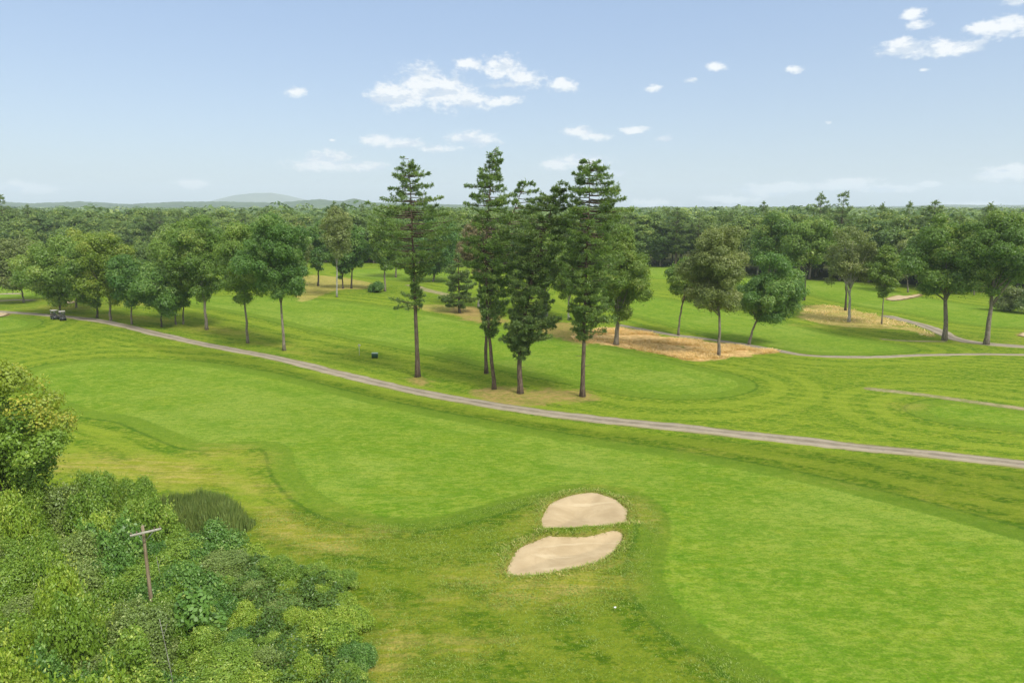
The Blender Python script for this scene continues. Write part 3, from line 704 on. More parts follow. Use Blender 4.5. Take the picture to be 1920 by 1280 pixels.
    if stub:
        for q in range(7):
            zz = rng.uniform(prof[0,0]*.5, prof[0,0]); a = rng.random()*6.28; s0 = tx(zz); L_ = rng.uniform(.4, 1.5)
            mb.tube(bez(s0, s0+np.array([math.cos(a)*L_*.5, math.sin(a)*L_*.5, -.1]), s0+np.array([math.cos(a)*L_, math.sin(a)*L_, .1]), 4), np.linspace(.035, .01, 4), 4)
    P = np.concatenate(PT); D = np.concatenate(DR); TI = np.concatenate(TI); n = len(P); b = nblade
    Pn = np.repeat(P, b, 0); Dn = np.repeat(D, b, 0)+rng.normal(size=(n*b, 3))*.70; Dn /= np.linalg.norm(Dn, axis=1)[:, None]
    L = tuft*(.50+.70*rng.random(n*b)); N = rng.normal(size=(n*b, 3))*.55+np.array([0, 0, 1.15]); N -= (N*Dn).sum(1)[:, None]*Dn
    N /= np.linalg.norm(N, axis=1)[:, None]+1e-9; S = np.cross(N, Dn); wv = (L*.125)[:, None]
    L = L[:, None]
    V = np.stack([Pn, Pn+Dn*L*.5+S*wv, Pn+Dn*L, Pn+Dn*L*.5-S*wv], 1).reshape(-1, 3); F = np.arange(4*n*b).reshape(-1, 4)
    tint = np.clip(np.repeat(TI, b)*.45+rng.random(n*b)*.55, 0, 1)
    mesh_obj('crown', V, F, leaf, parent, tint=tint)
    mb.build('trunk', bark, parent, smooth=True)

def top_z(Yd, px, py, X=None):
    d = ray(px, py); return CAM_H+d[2]/d[1]*Yd
def xat(Yd, Z, px):  # world x of pixel column px at depth Yd, height Z
    fwd = Yd*CT-(Z-CAM_H)*ST; return (px-960)/1280*fwd

# ------------------------------------------------------------------ the tall pines
def hero_pine(bx, by, topx, topy, prof, seed, label, midx=None, dy=0, **kw):
    g = G(bx, by); ht = top_z(g[1]+dy, topx, topy)-g[2]; r = empty('pine_tree', g, label, 'pine tree', 'tall pines beside the cart path')
    P = []
    for (py, L, Rt) in prof:
        z = top_z(g[1], bx, py)-g[2]; Z = z+g[2]; f = z/ht
        tx = xat(g[1]+dy, g[2]+ht, topx)-g[0]; mx = 0 if midx is None else midx
        cx = g[0]+4*f*(1-f)*mx+f**1.5*tx
        P.append((z, max(cx-xat(g[1], Z, L), .1), max(xat(g[1], Z, Rt)-cx, .1)))
    P.sort()
    tx = xat(g[1]+dy, g[2]+ht, topx)-g[0]
    pine_meshes(ht, P, seed, r, bend=(midx or 0, tx, dy), exact=True, **kw); return r
hero_pine(783, 706, 766, 303, [(575,735,790),(562,738,800),(553,772,790),(520,770,795),(500,735,815),(470,695,850),(430,690,865),(405,690,840),(392,715,820),(385,755,800),(378,712,832),(365,745,790),(352,728,812),(340,750,785),(330,733,805),(318,748,782),(305,758,775)],
          11, 'tallest leftmost pine with flat layered top, alone beside the cart path', tr=.36, dens=1.25, whorl=.62, nb=6)
hero_pine(928, 729, 925, 290, [(630,915,925),(612,897,940),(590,903,950),(540,890,955),(500,868,965),(450,865,965),(410,885,960),(385,868,955),(370,880,960),(350,868,945),(335,895,940),(320,898,935),(305,912,940),(292,915,935)],
          12, 'second pine from the left with the highest top and curved double trunk base', midx=-1.1, tr=.27, dens=1.35, whorl=.55, nb=6)
hero_pine(913, 700, 985, 338, [(600,905,940),(520,915,975),(460,930,1000),(420,945,1005),(400,955,1012),(380,962,1010),(360,965,1008),(345,972,998)],
          13, 'slim pine behind, its pointed top showing between second pine and the bent pine', midx=-.9, tr=.27, dens=1.5, whorl=.7)
hero_pine(976, 737, 1049, 350, [(662,965,990),(648,940,1005),(632,950,1048),(615,945,1050),(590,958,1035),(540,950,1030),(500,955,1040),(450,958,1055),(415,965,1060),(395,985,1062),(375,1005,1060),(358,1036,1058),(350,1043,1055)],
          14, 'dark dense pine with crooked top bent to the right, third trunk in the row', midx=-.6, tr=.36, dens=1.75, whorl=.48, nb=7, leaf=M_PINED)
hero_pine(1093, 743, 1105, 305, [(630,1078,1100),(612,1063,1150),(590,1070,1148),(575,1065,1150),(555,1068,1150),(500,1050,1165),(450,1048,1165),(410,1055,1165),(395,1062,1178),(380,1068,1172),(360,1065,1160),(345,1078,1150),(330,1070,1140),(318,1085,1130),(306,1088,1125)],
          15, 'rightmost of the tall pines, straight bare trunk and thick crown', tr=.31, dens=1.50, whorl=.5, nb=7)

# ------------------------------------------------------------------ single trees on the course
LR = 'row of trees left of the pines'
def tree(bx, by, topy, L, Rt, boty, seed, label, leaf=M_OAK, bark=BARK_O, name='broadleaf_tree', cat='tree', group='trees along the cart path', leanp=0, **kw):
    g = G(bx, by); ht = top_z(g[1], bx, topy)-g[2]; zb = top_z(g[1], bx, boty)-g[2]; zm = (ht+zb)/2+g[2]
    if group == LR: ex = (Rt-L)*.07; L -= ex; Rt += ex
    xl = g[0]-xat(g[1], zm, L); xr = xat(g[1], zm, Rt)-g[0]
    r = empty(name, g, label, cat, group)
    sc_ = math.hypot(g[0], g[1])/130
    kw.setdefault('leafL', max(.26, min(.56, .29*sc_)))
    c = (xr-xl)/2; h_ = (xr+xl)/2
    broadleaf_meshes(ht, zb, h_-c*.0-0, h_, seed, leaf=leaf, bark=bark, parent=r, lean=(c, kw.pop('ly', 0)), **kw); return r
tree(45,567,441,-22,84,548,21,'leaning tree at the far left edge, beyond the golf carts',M_OLIVE,group=LR)
tree(113,589,436,42,166,572,22,'rounded green tree directly behind the golf carts',M_OAK,group=LR)
tree(143,577,428,98,188,560,23,'yellow-topped tree behind the round one by the carts',M_YEL,group=LR)
tree(183,596,446,128,222,578,24,'tree with short dark trunk second right of the carts',M_OAK,group=LR,bark=BARK_D)
tree(207,601,424,158,250,574,25,'yellow-green tree with pale leaning trunk right of the carts',M_YEL,group=LR)
tree(247,608,470,208,288,578,26,'smaller dark tree left of the low spreading maple',M_MAPLE,group=LR)
tree(303,613,492,250,352,592,27,'low wide maple with foliage hanging almost to the ground',M_MAPLE,group=LR,bark=BARK_D,droop=.6)
tree(330,608,428,292,372,575,28,'thin trunked tree just right of the low maple',M_OAK,group=LR,tr=.16)
tree(343,608,408,305,400,572,29,'twin of the thin trunked tree, slightly taller',M_OAK,group=LR,tr=.18)
tree(388,618,398,328,420,566,30,'tall grey trunked tree in the middle of the left row',M_OAK,group=LR)
tree(465,643,412,408,500,576,31,'tree with pale slim trunk, second last of the left row',M_OAK,group=LR,tr=.24)
tree(533,657,392,468,574,582,32,'last tree of the left row, nearest the tall pines, dense leaning crown',M_MAPLE,group=LR,tr=.26)
MR = 'trees in the rough between fairways'
tree(597,536,404,572,620,516,41,'dark slim tree above the straw coloured patch',M_MAPLE,BARK_D,group=MR)
tree(565,545,410,545,586,520,40,'grey-green tree peeking out right of the left row',M_OLIVE,BARK_O,group=MR,dens=.7)
tree(632,557,380,600,668,492,42,'thin birch with long bare white trunk and sparse crown',M_OLIVE,BARK_B,name='birch_tree',group=MR,dens=.45,tr=.22,open_=1.2)
tree(643,541,428,612,668,526,43,'short dark tree with leaning trunk right of the birch',M_MAPLE,BARK_D,group=MR,leanp=-1)
tree(659,541,412,636,692,508,44,'dark upright tree third right of the birch',M_MAPLE,BARK_D,group=MR)
tree(722,546,396,690,752,512,45,'ragged tree with tiered branches left of the leftmost pine',M_OAK,BARK_O,group=MR)
tree(742,520,405,712,780,498,46,'mid green tree hidden partly behind leftmost pine',M_OAK,BARK_O,group=MR)
tree(812,528,398,775,872,520,47,'broad dark tree behind the right side of leftmost pine',M_MAPLE,BARK_O,group=MR)
tree(898,577,402,862,938,540,48,'brownish tree with pale trunk behind the second pine',M_BROWN,BARK_B,group=MR)
tree(1025,592,424,968,1072,562,49,'tree with pale leaning trunk behind the bent pine',M_OAK,BARK_B,group=MR)
tree(1066,600,462,1036,1100,566,50,'small tree with twin stems left of the rightmost pine',M_OAK,BARK_B,group=MR,fork=1)
tree(1155,646,424,1108,1224,606,51,'bright green broad tree right behind the rightmost pine',M_BRIGHT,BARK_O,group=MR,tr=.42,dens=1.1)
tree(1272,629,478,1246,1334,566,52,'small leaning tree at the back of the straw coloured bank',M_OAK,BARK_O,group=MR,tr=.2)
tree(1348,668,410,1284,1408,592,53,'tall olive tree standing at the front of the straw bank',M_OLIVE,BARK_O,group=MR,dens=1.15,tr=.26)
tree(1404,646,472,1386,1504,604,54,'dark glossy maple leaning right over the end of the straw bank',M_MAPLE,BARK_O,group=MR,tr=.24,fork=1,droop=.5)
RR = 'trees on the right side of the course'
tree(1492,548,398,1412,1520,508,61,'big dark oak with grey trunk at the wood edge',M_OAK,BARK_D,group=RR)
tree(1507,563,402,1470,1562,512,62,'oak with leaning dark trunk in front of the wood',M_OAK,BARK_D,group=RR)
tree(1591,603,416,1546,1644,548,63,'pale olive tree with upright limbs in the straw grass',M_OLIVE,BARK_B,group=RR,dens=.62,cs=.8,fork=-1)
tree(1585,582,440,1560,1606,520,64,'slim trunk close behind the pale olive tree',M_OLIVE,BARK_D,group=RR,dens=.5)
tree(1653,608,458,1628,1692,560,65,'thin young tree beside the start of the gravel path',M_BRIGHT,BARK_O,group=RR,tr=.14)
tree(1702,548,446,1668,1728,526,66,'grey-green tree behind the far sand bunker',M_OLIVE,BARK_O,group=RR)
tree(1718,540,440,1692,1760,524,67,'dark trunked tree right of the far sand bunker',M_MAPLE,BARK_D,group=RR)
tree(1771,638,402,1700,1836,556,68,'tall oak with forked pale trunk beside the gravel path',M_OAK,BARK_O,group=RR,tr=.42,fork=1,dens=1.1)
tree(1849,646,396,1800,1936,566,69,'rightmost tall oak with long limb reaching out',M_OAK,BARK_O,group=RR,tr=.42,fork=1,dens=1.1)
tree(1826,553,470,1798,1858,532,70,'small thick trunked tree seen between two tall oaks',M_OAK,BARK_O,group=RR)
tree(1790,548,478,1760,1812,530,71,'low dark tree left of the thick trunked one',M_MAPLE,BARK_D,group=RR)

# evergreen shrubs, round to the ground
def bush(name, g, rx, h, seed, label, leaf, cat='shrub', group=None, leafL=.16, dens=1., bark=BARK_D):
    r = empty(name, g, label, cat, group); rng = np.random.default_rng(seed); n = 22
    D = rng.normal(size=(n, 3)); D[:, 2] = np.abs(D[:, 2]); D /= np.linalg.norm(D, axis=1)[:, None]
    C = D*np.array([rx*.68, rx*.68, h*.66])*(.55+.45*rng.random((n, 1)))+np.array([0, 0, h*.16]); R = rx*(.24+.16*rng.random(n))
    V, F, ti = clump_leaves(C, R, dens*(R**2).mean()*12.6*1.9/(leafL**2*.31)*.5, leafL, rng, flatz=.85)
    mesh_obj('foliage', V, F, leaf, r, tint=ti); mb = MB()
    for q in range(5):
        mb.tube(bez((rng.normal()*.1, rng.normal()*.1, -.1), C[q]*.4, C[q], 5), np.linspace(.05, .012, 5), 5)
    mb.build('stem', bark, r); return r
g = G(1893, 583); bush('evergreen_shrub', g, 4.2, 7.5, 81, 'grey-green evergreen clump right of the rightmost oak trunk', M_OLIVE, leafL=.4)
g = G(1930, 588); bush('evergreen_shrub', g, 3.2, 8.5, 82, 'dark evergreen cut by the right edge of the picture', M_PINED, leafL=.4)
g = G(706, 548); bush('evergreen_shrub', g, 2.9, 3.6, 83, 'dark bush at the foot of the tiered tree', M_MAPLE, leafL=.3)
g = G(862, 586)
r = empty('cedar_tree', g, 'stout dark conifer with short trunk on the needle strewn bank', 'tree', MR)
pine_meshes(13.5, [(1.6,3.2,3.6),(3,4.4,4.4),(6,4.0,3.8),(9,2.8,3.0),(12,1.4,1.4),(13.4,.3,.3)], 84, r, tr=.3, leaf=M_PINED, dens=1.3, tuft=.6, whorl=.8, up=.0, stub=False)

# ------------------------------------------------------------------ the wood: kinds first, then copies
def copy_thing(root, loc, rz, s, label, group):
    r = root.copy(); COL.objects.link(r); r.location = loc; r.rotation_euler = (0, 0, rz); r.scale = s
    r['label'] = label; r['group'] = group
    for ch in root.children:
        c = ch.copy(); COL.objects.link(c); c.parent = r
    return r
VAR = []
for i, (rx, hh, zb, lf) in enumerate([(5.2,22,3.5,M_FAR),(6.2,21,3,M_FAR),(4.6,23,4,M_FAR),(5.6,20,2.2,M_FAR),(5.0,22,7,M_FAR)]):
    r = empty('broadleaf_tree', (0, 0, 0), '', 'tree', 'w'); broadleaf_meshes(hh, zb, rx, rx, 100+i, leafL=.62, cs=1.2, leaf=lf, bark=BARK_O, parent=r, dens=1.0); VAR.append([r, hh, False])
for i, hh in enumerate([27, 25, 26]):
    r = empty('pine_tree', (0, 0, 0), '', 'pine tree', 'w')
    pine_meshes(hh, [(7,3.2,3.0),(10,4.4,4.2),(15,4.6,4.8),(19,3.6,3.8),(22,2.6,2.4),(hh-1,1.1,1.0),(hh,.3,.3)], 130+i, r, dens=.75, tuft=.85, whorl=.85, leaf=M_PINED, stub=False, nblade=4)
    VAR.append([r, hh, True])
used = set()
def plant(k, g, rz, s, label, group):
    k_root = VAR[k][0]
    if k not in used:
        used.add(k); r = k_root; r.location = g; r.rotation_euler = (0, 0, rz); r.scale = s; r['label'] = label; r['group'] = group
        return r
    return copy_thing(k_root, g, rz, s, label, group)
rng = np.random.default_rng(7)
LM = [(0,'the picture edge at left'),(45,'the far left leaning tree'),(110,'the golf carts'),(165,'the yellow-topped tree'),(215,'the pale leaning trunk'),(260,'the small dark tree'),(303,'the low wide maple'),(345,'the twin thin trunks'),
      (388,'the tall grey trunk'),(430,'the gap left of the slim trunk'),(465,'the pale slim trunk'),(533,'the last tree of the left row'),(575,'the peeking grey-green tree'),(600,'the dark slim tree'),(632,'the white birch'),(665,'the upright dark tree'),(705,'the dark bush'),(745,'the tiered tree'),
      (783,'the leftmost tall pine'),(825,'the broad dark tree'),(862,'the short dark conifer'),(925,'the second tall pine'),(985,'the bent pine'),(1040,'the twin-stemmed small tree'),(1093,'the straight tall pine'),(1150,'the bright broad tree'),(1215,'the open gap right of the pines'),
      (1272,'the small leaning tree'),(1310,'the back of the straw bank'),(1348,'the tall olive tree'),(1400,'the glossy maple'),(1450,'the maple tip'),(1500,'the dark oaks'),(1550,'the pair of pine tips'),(1591,'the pale olive tree'),(1653,'the thin young tree'),
      (1710,'the far sand bunker'),(1771,'the forked oak'),(1820,'the gap between the tall oaks'),(1860,'the rightmost tall oak'),(1900,'the evergreen clump'),(1950,'the right picture edge')]
def zone(px): return min(LM, key=lambda q: abs(q[0]-px))[1]
nF = 0
# tall pines that stand out of the canopy: (px, topy, distance behind edge, reach scale)
for (px, ty, db, s, lb) in [(38,366,4,1.25,'big pine rising highest at the left end of the wood'),(84,384,22,1.,'narrow pine tip right of the highest left pine'),(1517,363,24,1.0,'isolated pine tip, left of the pair above the right wood'),
                        (1557,360,18,1.2,'bushy pine, right of the pair above the right wood'),(1415,378,60,.9,'small pine tip above the middle of the right wood'),(1630,382,30,.9,'thin pine tip right of the pine pair'),
                        (1678,380,26,.9,'narrow dark pine before the broad topped one'),(1722,377,12,1.35,'broad topped dark pine left of the tall oaks'),(1825,382,16,1.2,'pine top showing between the tall oaks'),
                        (688,383,30,1.,'pine tip left of the leftmost tall pine'),(640,378,34,1.,'pine tip above the birch'),(655,380,44,.9,'second pine tip above the birch'),(470,392,10,1.,'pine behind the last trees of the left row'),
                        (1905,392,20,1.3,'dark pine crown at the right edge of the wood')]:
    a = math.atan((px-960)/1280/(CT)); Rg = edge_r(a)+db; gx, gy = Rg*math.sin(a), Rg*math.cos(a); gz = H(gx, gy)
    ht = top_z(gy, px, ty)-gz; k = 5+nF % 3; sc_ = ht/VAR[k][1]
    plant(k, (gx, gy, gz), rng.random()*6.28, (sc_*s, sc_*s, sc_), lb, 'pines standing above the wood'); nF += 1
# ranks of broadleaf trees behind the edge
pts = []
for row in range(6):
    step = (7.6, 8.2, 9, 10, 11.5, 13)[row]; a = EA[0]+rng.random()*.02
    while a < EA[-1]:
        Rg = edge_r(a)+row*9.5+rng.normal()*2.2+2; gx, gy = Rg*math.sin(a), Rg*math.cos(a)
        px = 960+1280*gx/(gy*CT+CAM_H*ST)
        if -60 < px < 1985: pts.append((gx, gy, px, row))
        a += step*rng.uniform(.75, 1.25)/Rg
print('forest candidates', len(pts))
if len(pts) > 262:
    keep = [p for p in pts if p[3] < 4]; rest_ = [p for p in pts if p[3] >= 4]; pts = keep+rest_[:max(0, 262-len(keep))]
ROWN = ['first row', 'second row', 'third row', 'fourth row', 'back', 'back']
KINDN = ['rounded', 'wide-crowned', 'slender', 'low full', 'high-crowned']
for (gx, gy, px, row) in pts:
    gz = H(gx, gy); q = rng.random(); k = rng.integers(0, 5) if q < .86 else rng.integers(5, 8)
    ht = rng.uniform(16.5, 23.2)+(1.0 if row > 1 else 0); 
    if px > 1400: ht -= .6
    if k >= 5: ht = rng.uniform(21, 24.0)
    s = ht/VAR[k][1]; ws = s*rng.uniform(1.05, 1.65)*(1 if k < 5 else .85)
    lb = ('dark pine' if k >= 5 else KINDN[k]+' tree')+', wood '+ROWN[row]+', behind '+zone(px)
    plant(k, (gx, gy, gz), rng.random()*6.28, (ws, ws, s), lb, ('pines' if k >= 5 else KINDN[k]+' trees')+' of the wood behind '+zone(px))
for (px, py, ty) in ((18,520,432),(70,528,428),(128,534,424),(196,532,430),(268,524,446),(318,530,418),(372,534,408),(432,536,412),(492,532,404),(520,520,398)):
    gg = G(px, py); k = int(rng.integers(0, 5)); ht = top_z(gg[1], px, ty)-gg[2]; s = ht/VAR[k][1]; ws = s*rng.uniform(.9, 1.2)
    plant(k, tuple(gg), rng.random()*6.28, (ws, ws, s), KINDN[k]+' tree between left row and wood, behind '+zone(px), 'trees between the left row and the wood')
for k in range(8):
    if k not in used:
        print('unused', k)
        for c in list(VAR[k][0].children): bpy.data.objects.remove(c)
        bpy.data.objects.remove(VAR[k][0])

# the far wood: one continuous mass out to the hills
def far_wood():
    rng = np.random.default_rng(17); Vs = []; Fs = []; Ts = []; n0 = 0
    C = []
    Rg = 0
    for row in range(70):
        off = 58+row*9*1.045**row
        if off > 3200: break
        a = EA[0]-.1
        while a < EA[-1]+.1:
            R_ = edge_r(min(max(a, EA[0]), EA[-1]))+off+rng.normal()*3; C.append((R_*math.sin(a), R_*math.cos(a), R_, row))
            a += rng.uniform(.7, 1.3)*(9+R_*.010)/R_
    C = np.array(C); print('far crowns', len(C))
    n = len(C); per = 46; idx = np.repeat(np.arange(n), per); m = len(idx)
    D = rng.normal(size=(m, 3)); D[:, 2] = np.abs(D[:, 2])*1.1-.25; D /= np.linalg.norm(D, axis=1)[:, None]
    sz = 6.2+C[:, 2]*.0042; hh = 19.3+rng.normal(size=n)*2.3+(rng.random(n) < .08)*rng.uniform(1, 4, n)+.003*np.clip(C[:,2]-400, 0, 1200)*0
    con = rng.random(n) < .14; rad = sz*np.where(con, .65, 1.); hz = np.where(con, 9., 6.5)
    fb = .85+.3*rng.random(m)
    P = np.stack([C[idx,0]+D[:,0]*rad[idx]*fb, C[idx,1]+D[:,1]*rad[idx]*fb, hh[idx]-hz[idx]*(1-D[:,2]*np.where(con[idx], 1, .95))*.98], 1)
    L = (2.0+C[idx,2]*.0022)*(.6+.8*rng.random(m)); V, F = leaf_quads(P, D+np.array([0,0,.4])+rng.normal(size=(m,3))*.45, L, L*.7, rng)
    ti = np.clip(rng.random(n)[idx]*.85+rng.random(m)*.15-con[idx]*.3, 0, 1)
    return V, F, ti
V, F, ti = far_wood()
M_MASS = leaf_mat('far_wood_leaves', (.050,.100,.026), (.150,.220,.048), (.20,.26,.06), 0.35, vary=.0, gain=1.30)
tag(mesh_obj('distant_forest', V, F, M_MASS, tint=ti), 'continuous green wood reaching back to the hills', 'forest', kind='stuff')

# hills
def hill(name, pts, dist, depth, seed, label, mat, rough):
    """pts: (px, py) skyline; one closed ridge of real depth"""
    pts = np.array(pts, float); n = 260; px = np.linspace(pts[0,0], pts[-1,0], n); py = np.interp(px, pts[:,0], pts[:,1])
    x = (px-960)/1280*dist*CT; zt = CAM_H+((640-py)/1280*CT-ST)/(CT+(640-py)/1280*ST)*dist
    kk = 15; V = []
    for j in range(kk):
        v = j/(kk-1)*2-1; prof = math.cos(v*math.pi/2)**.8 if abs(v) < 1 else 0
        wob = (fbm(x*.004+seed, x*0+v*3, seed, 4)-.47)*rough
        V.append(np.stack([x*(1+v*depth/dist), np.full(n, dist+v*depth)+wob*3, np.maximum((zt+wob*.35)*prof-3*(1-prof)-2, -4)], 1))
    # tree-textured crest
    V[kk//2][:, 2] += np.random.default_rng(seed).random(n)*rough*.12
    V = np.concatenate(V); I = np.arange(kk-1)[:, None]*n; J = np.arange(n-1)[None]
    F = np.stack([I+J, I+J+1, I+n+J+1, I+n+J], -1).reshape(-1, 4)
    return tag(mesh_obj(name, V, F, mat, smooth=False), label, kind='structure')
M_HILL, t, out = new_mat('wooded_hill'); P = t.new('ShaderNodeNewGeometry').outputs['Position']
a = t.noise(P, .012, 5, .7); principled(t, out, t.mix(t.ss(a, .35, .65), (.035,.062,.022,1), (.075,.115,.035,1)), .95, .05)
M_HILL2, t, out = new_mat('bare_hill'); P = t.new('ShaderNodeNewGeometry').outputs['Position']
a = t.noise(P, .004, 4, .6); principled(t, out, t.mix(t.ss(a, .35, .65), (.085,.115,.06,1), (.14,.165,.09,1)), .95, .05)
hill('hills', [(-260,384),(-100,381),(0,378),(60,381),(150,378),(240,383),(330,378),(420,377),(520,380),(560,376),(600,373),(640,377),(665,372),(700,379),(780,381),(860,383),(900,386),(1000,388)], 3600, 500, 3, 'low blue-green wooded ridge on the left horizon', M_HILL, 26)
hill('hills', [(320,388),(380,381),(410,373),(440,366),(475,362),(510,361),(540,366),(570,374),(610,380),(680,386)], 8200, 900, 9, 'smooth pale hill on the horizon left of the pines', M_HILL2, 8)
hill('hills', [(1150,389),(1250,387),(1400,388),(1560,387),(1700,386),(1760,383),(1850,384),(1960,384),(2100,383)], 5200, 600, 5, 'faint blue ridge on the right horizon', M_HILL, 14)

# ------------------------------------------------------------------ thicket at the lower left
SV = []
rng = np.random.default_rng(5)
def shrub_kind(seed, rx, h, leaf, leafL, name, ncl=30, dens=1., stem=BARK_D, sprig=.12):
    rg = np.random.default_rng(seed); r = empty(name, (0, 0, 0), '', 'shrub', '')
    D = rg.normal(size=(ncl, 3)); D[:, 2] = np.abs(D[:, 2])*1.1; D /= np.linalg.norm(D, axis=1)[:, None]
    C = D*np.array([rx*.72, rx*.72, h*.70])*(.6+.4*rg.random((ncl, 1)))+np.array([0, 0, h*.14]); R = rx*(.17+.15*rg.random(ncl))
    V, F, ti = clump_leaves(C, R, dens*(R**2).mean()*12.6*1.8/(leafL**2*.31)*.5, leafL, rg, flatz=.9, updir=.55, jit=.75, tintspread=.4)
    # shoots that stick out
    ns = 60; ci = rg.integers(0, ncl, ns); d = rg.normal(size=(ns, 3))*.5+D[ci]+np.array([0, 0, .7]); d /= np.linalg.norm(d, axis=1)[:, None]
    k = 9; s = np.tile(np.linspace(.7, 1.9, k), ns)*np.repeat(R[ci], k)*.8; P = np.repeat(C[ci], k, 0)+np.repeat(d, k, 0)*s[:, None]+rg.normal(size=(ns*k, 3))*.05
    V2, F2 = leaf_quads(P, rg.normal(size=(ns*k, 3))+np.array([0, 0, .8]), leafL*(.8+.4*rg.random(ns*k)), leafL*.55*np.ones(ns*k), rg)
    V = np.vstack([V, V2]); F = np.vstack([F, F2+len(V)-len(V2)]); ti = np.concatenate([ti, np.repeat(.5+.5*rg.random(ns), k)])
    mesh_obj('foliage', V, F, leaf, r, tint=ti); mb = MB()
    for q in range(7):
        mb.tube(bez((rg.normal()*.15, rg.normal()*.15, -.1), C[q]*np.array([.3,.3,.6]), C[q], 6), np.linspace(.055, .012, 6), 5)
    mb.build('stem', stem, r); SV.append(r); return r
KN = ['leafy_shrub','leafy_shrub','yellow_green_shrub','yellow_green_shrub','dark_shrub','grey_green_shrub','leafy_shrub','dark_shrub','young_locust_tree','young_locust_tree']
shrub_kind(201, 1.9, 2.6, M_SH1, .11, KN[0]); shrub_kind(202, 2.2, 2.4, M_SH1, .13, KN[1], 28)
shrub_kind(203, 1.8, 1.9, M_SH2, .11, KN[2]); shrub_kind(204, 2.3, 2.2, M_SH2, .12, KN[3], 30)
shrub_kind(205, 1.9, 2.6, M_SH3, .19, KN[4], 22); shrub_kind(206, 2.0, 2.3, M_SH4, .12, KN[5], 34, .9)
shrub_kind(207, 1.7, 3.0, M_SH1, .10, KN[6], 30); shrub_kind(208, 2.1, 2.1, M_SH3, .11, KN[7], 32)
shrub_kind(209, 2.5, 3.4, M_SH4, .11, KN[8], 46, .9); shrub_kind(210, 2.6, 3.2, M_SH1, .11, KN[9], 46, .9)
HT = [2.6,2.4,1.9,2.2,2.6,2.3,3.0,2.1,3.4,3.2]
SK = {'leafy_shrub':'fresh green leafy shrub','yellow_green_shrub':'yellow-green shrub','dark_shrub':'dark green shrub','grey_green_shrub':'grey-green fine leaved shrub','young_locust_tree':'feathery young tree'}
SK2 = ['fresh green shrub', 'broad green shrub', 'yellowish shrub', 'wide yellowish shrub', 'big-leaved dark shrub', 'grey-green shrub', 'upright green shrub', 'small-leaved dark shrub', 'feathery greyish sapling', 'feathery green sapling']
su = set(); placed = []
def szone(px, py):
    v = int(py > 940)+int(py > 1000)+int(py > 1070)+int(py > 1130)+int(py > 1200)+int(py > 1285)
    if px < 70: a = 'at the left edge'
    elif px < 150: a = 'left of the pole, near the edge'
    elif px < 230: a = 'just left of the pole'
    elif px < 320: a = 'in line with the pole'
    elif px < 400: a = 'under the dark sapling' if v > 4 else 'just right of the pole'
    elif px < 480: a = 'right of the dark sapling' if v > 3 else 'below the reeds'
    elif px < 570: a = 'midway from pole to lawn'
    elif px < 620: a = 'near the lawn'
    else: a = 'at the lawn edge'
    return a+', '+('by the turning tree', 'level with the reed tops', 'level with the crossarm', 'level with the pole middle', 'level with the pole foot', 'low in the thicket', 'at the bottom of the picture')[v]
def put_shrub(k, x, y, hgt, wide, px, py):
    rt = SV[k]; s = hgt/HT[k]; sw = wide
    loc = (x, y, H(x, y)-.05); lb = SK2[k]+' '+szone(px, py); gr = 'shrubs '+szone(px, py)
    cat = 'tree' if k >= 8 else 'shrub'
    if k not in su:
        su.add(k); rt.location = loc; rt.rotation_euler = (0, 0, rng.random()*6.28); rt.scale = (sw, sw, s); rt['label'] = lb; rt['group'] = gr; rt['category'] = cat
    else:
        o = copy_thing(rt, loc, rng.random()*6.28, (sw, sw, s), lb, gr); o['category'] = cat
    placed.append((x, y))
def canopy_h(px, py):
    """height of the thicket's top seen at a pixel"""
    left = 1-sst(px, 230., 470.)
    return 1.35+left*2.9+.4*float(vnoise(np.array([px*.02]), np.array([py*.02]), 3)[0])
TOPS = [(-60,905),(60,893),(150,905),(270,918),(300,990),(450,1002),(480,1030),(520,1042),(600,1046),(640,1070),(650,1120),(662,1190),(690,1300),(700,1420),(-60,1420)]
TP = np.array(TOPS, float)
cnt = 0; tries = 0
while tries < 9000 and cnt < 190:
    tries += 1
    px = rng.uniform(-60, 700); py = rng.uniform(885, 1400)
    if sd_poly(np.array([px]), np.array([py]), TP, 400.)[0] > 0: continue
    z = canopy_h(px, py)
    if 690-px < 90: z *= .8
    x, y = tp(px, py, z*.85)
    if any((x-a)**2+(y-b)**2 < 1.65**2 for a, b in placed): continue
    if abs(px-272) < 34 and 985 < py < 1100: z = min(z, 3.0)
    right = px > 420
    k = int(rng.choice(10, p=([.18,.17,.14,.15,.03,.07,.08,.16,.01,.01] if right else [.17,.14,.05,.04,.06,.08,.13,.07,.11,.15])))
    put_shrub(k, x, y, z*rng.uniform(.60, 1.30), rng.uniform(.70, 1.25)*(1.05 if not right else .85), px, py); cnt += 1
for (qx, qy, qz, qk, qw) in ((252,1118,4.3,8,.62),(283,1120,4.2,9,.60),(312,1132,3.9,0,.75)):
    x, y = tp(qx, qy, qz); put_shrub(qk, x, y-.5, qz*.98, qw, qx, qy)
print('shrubs', cnt)

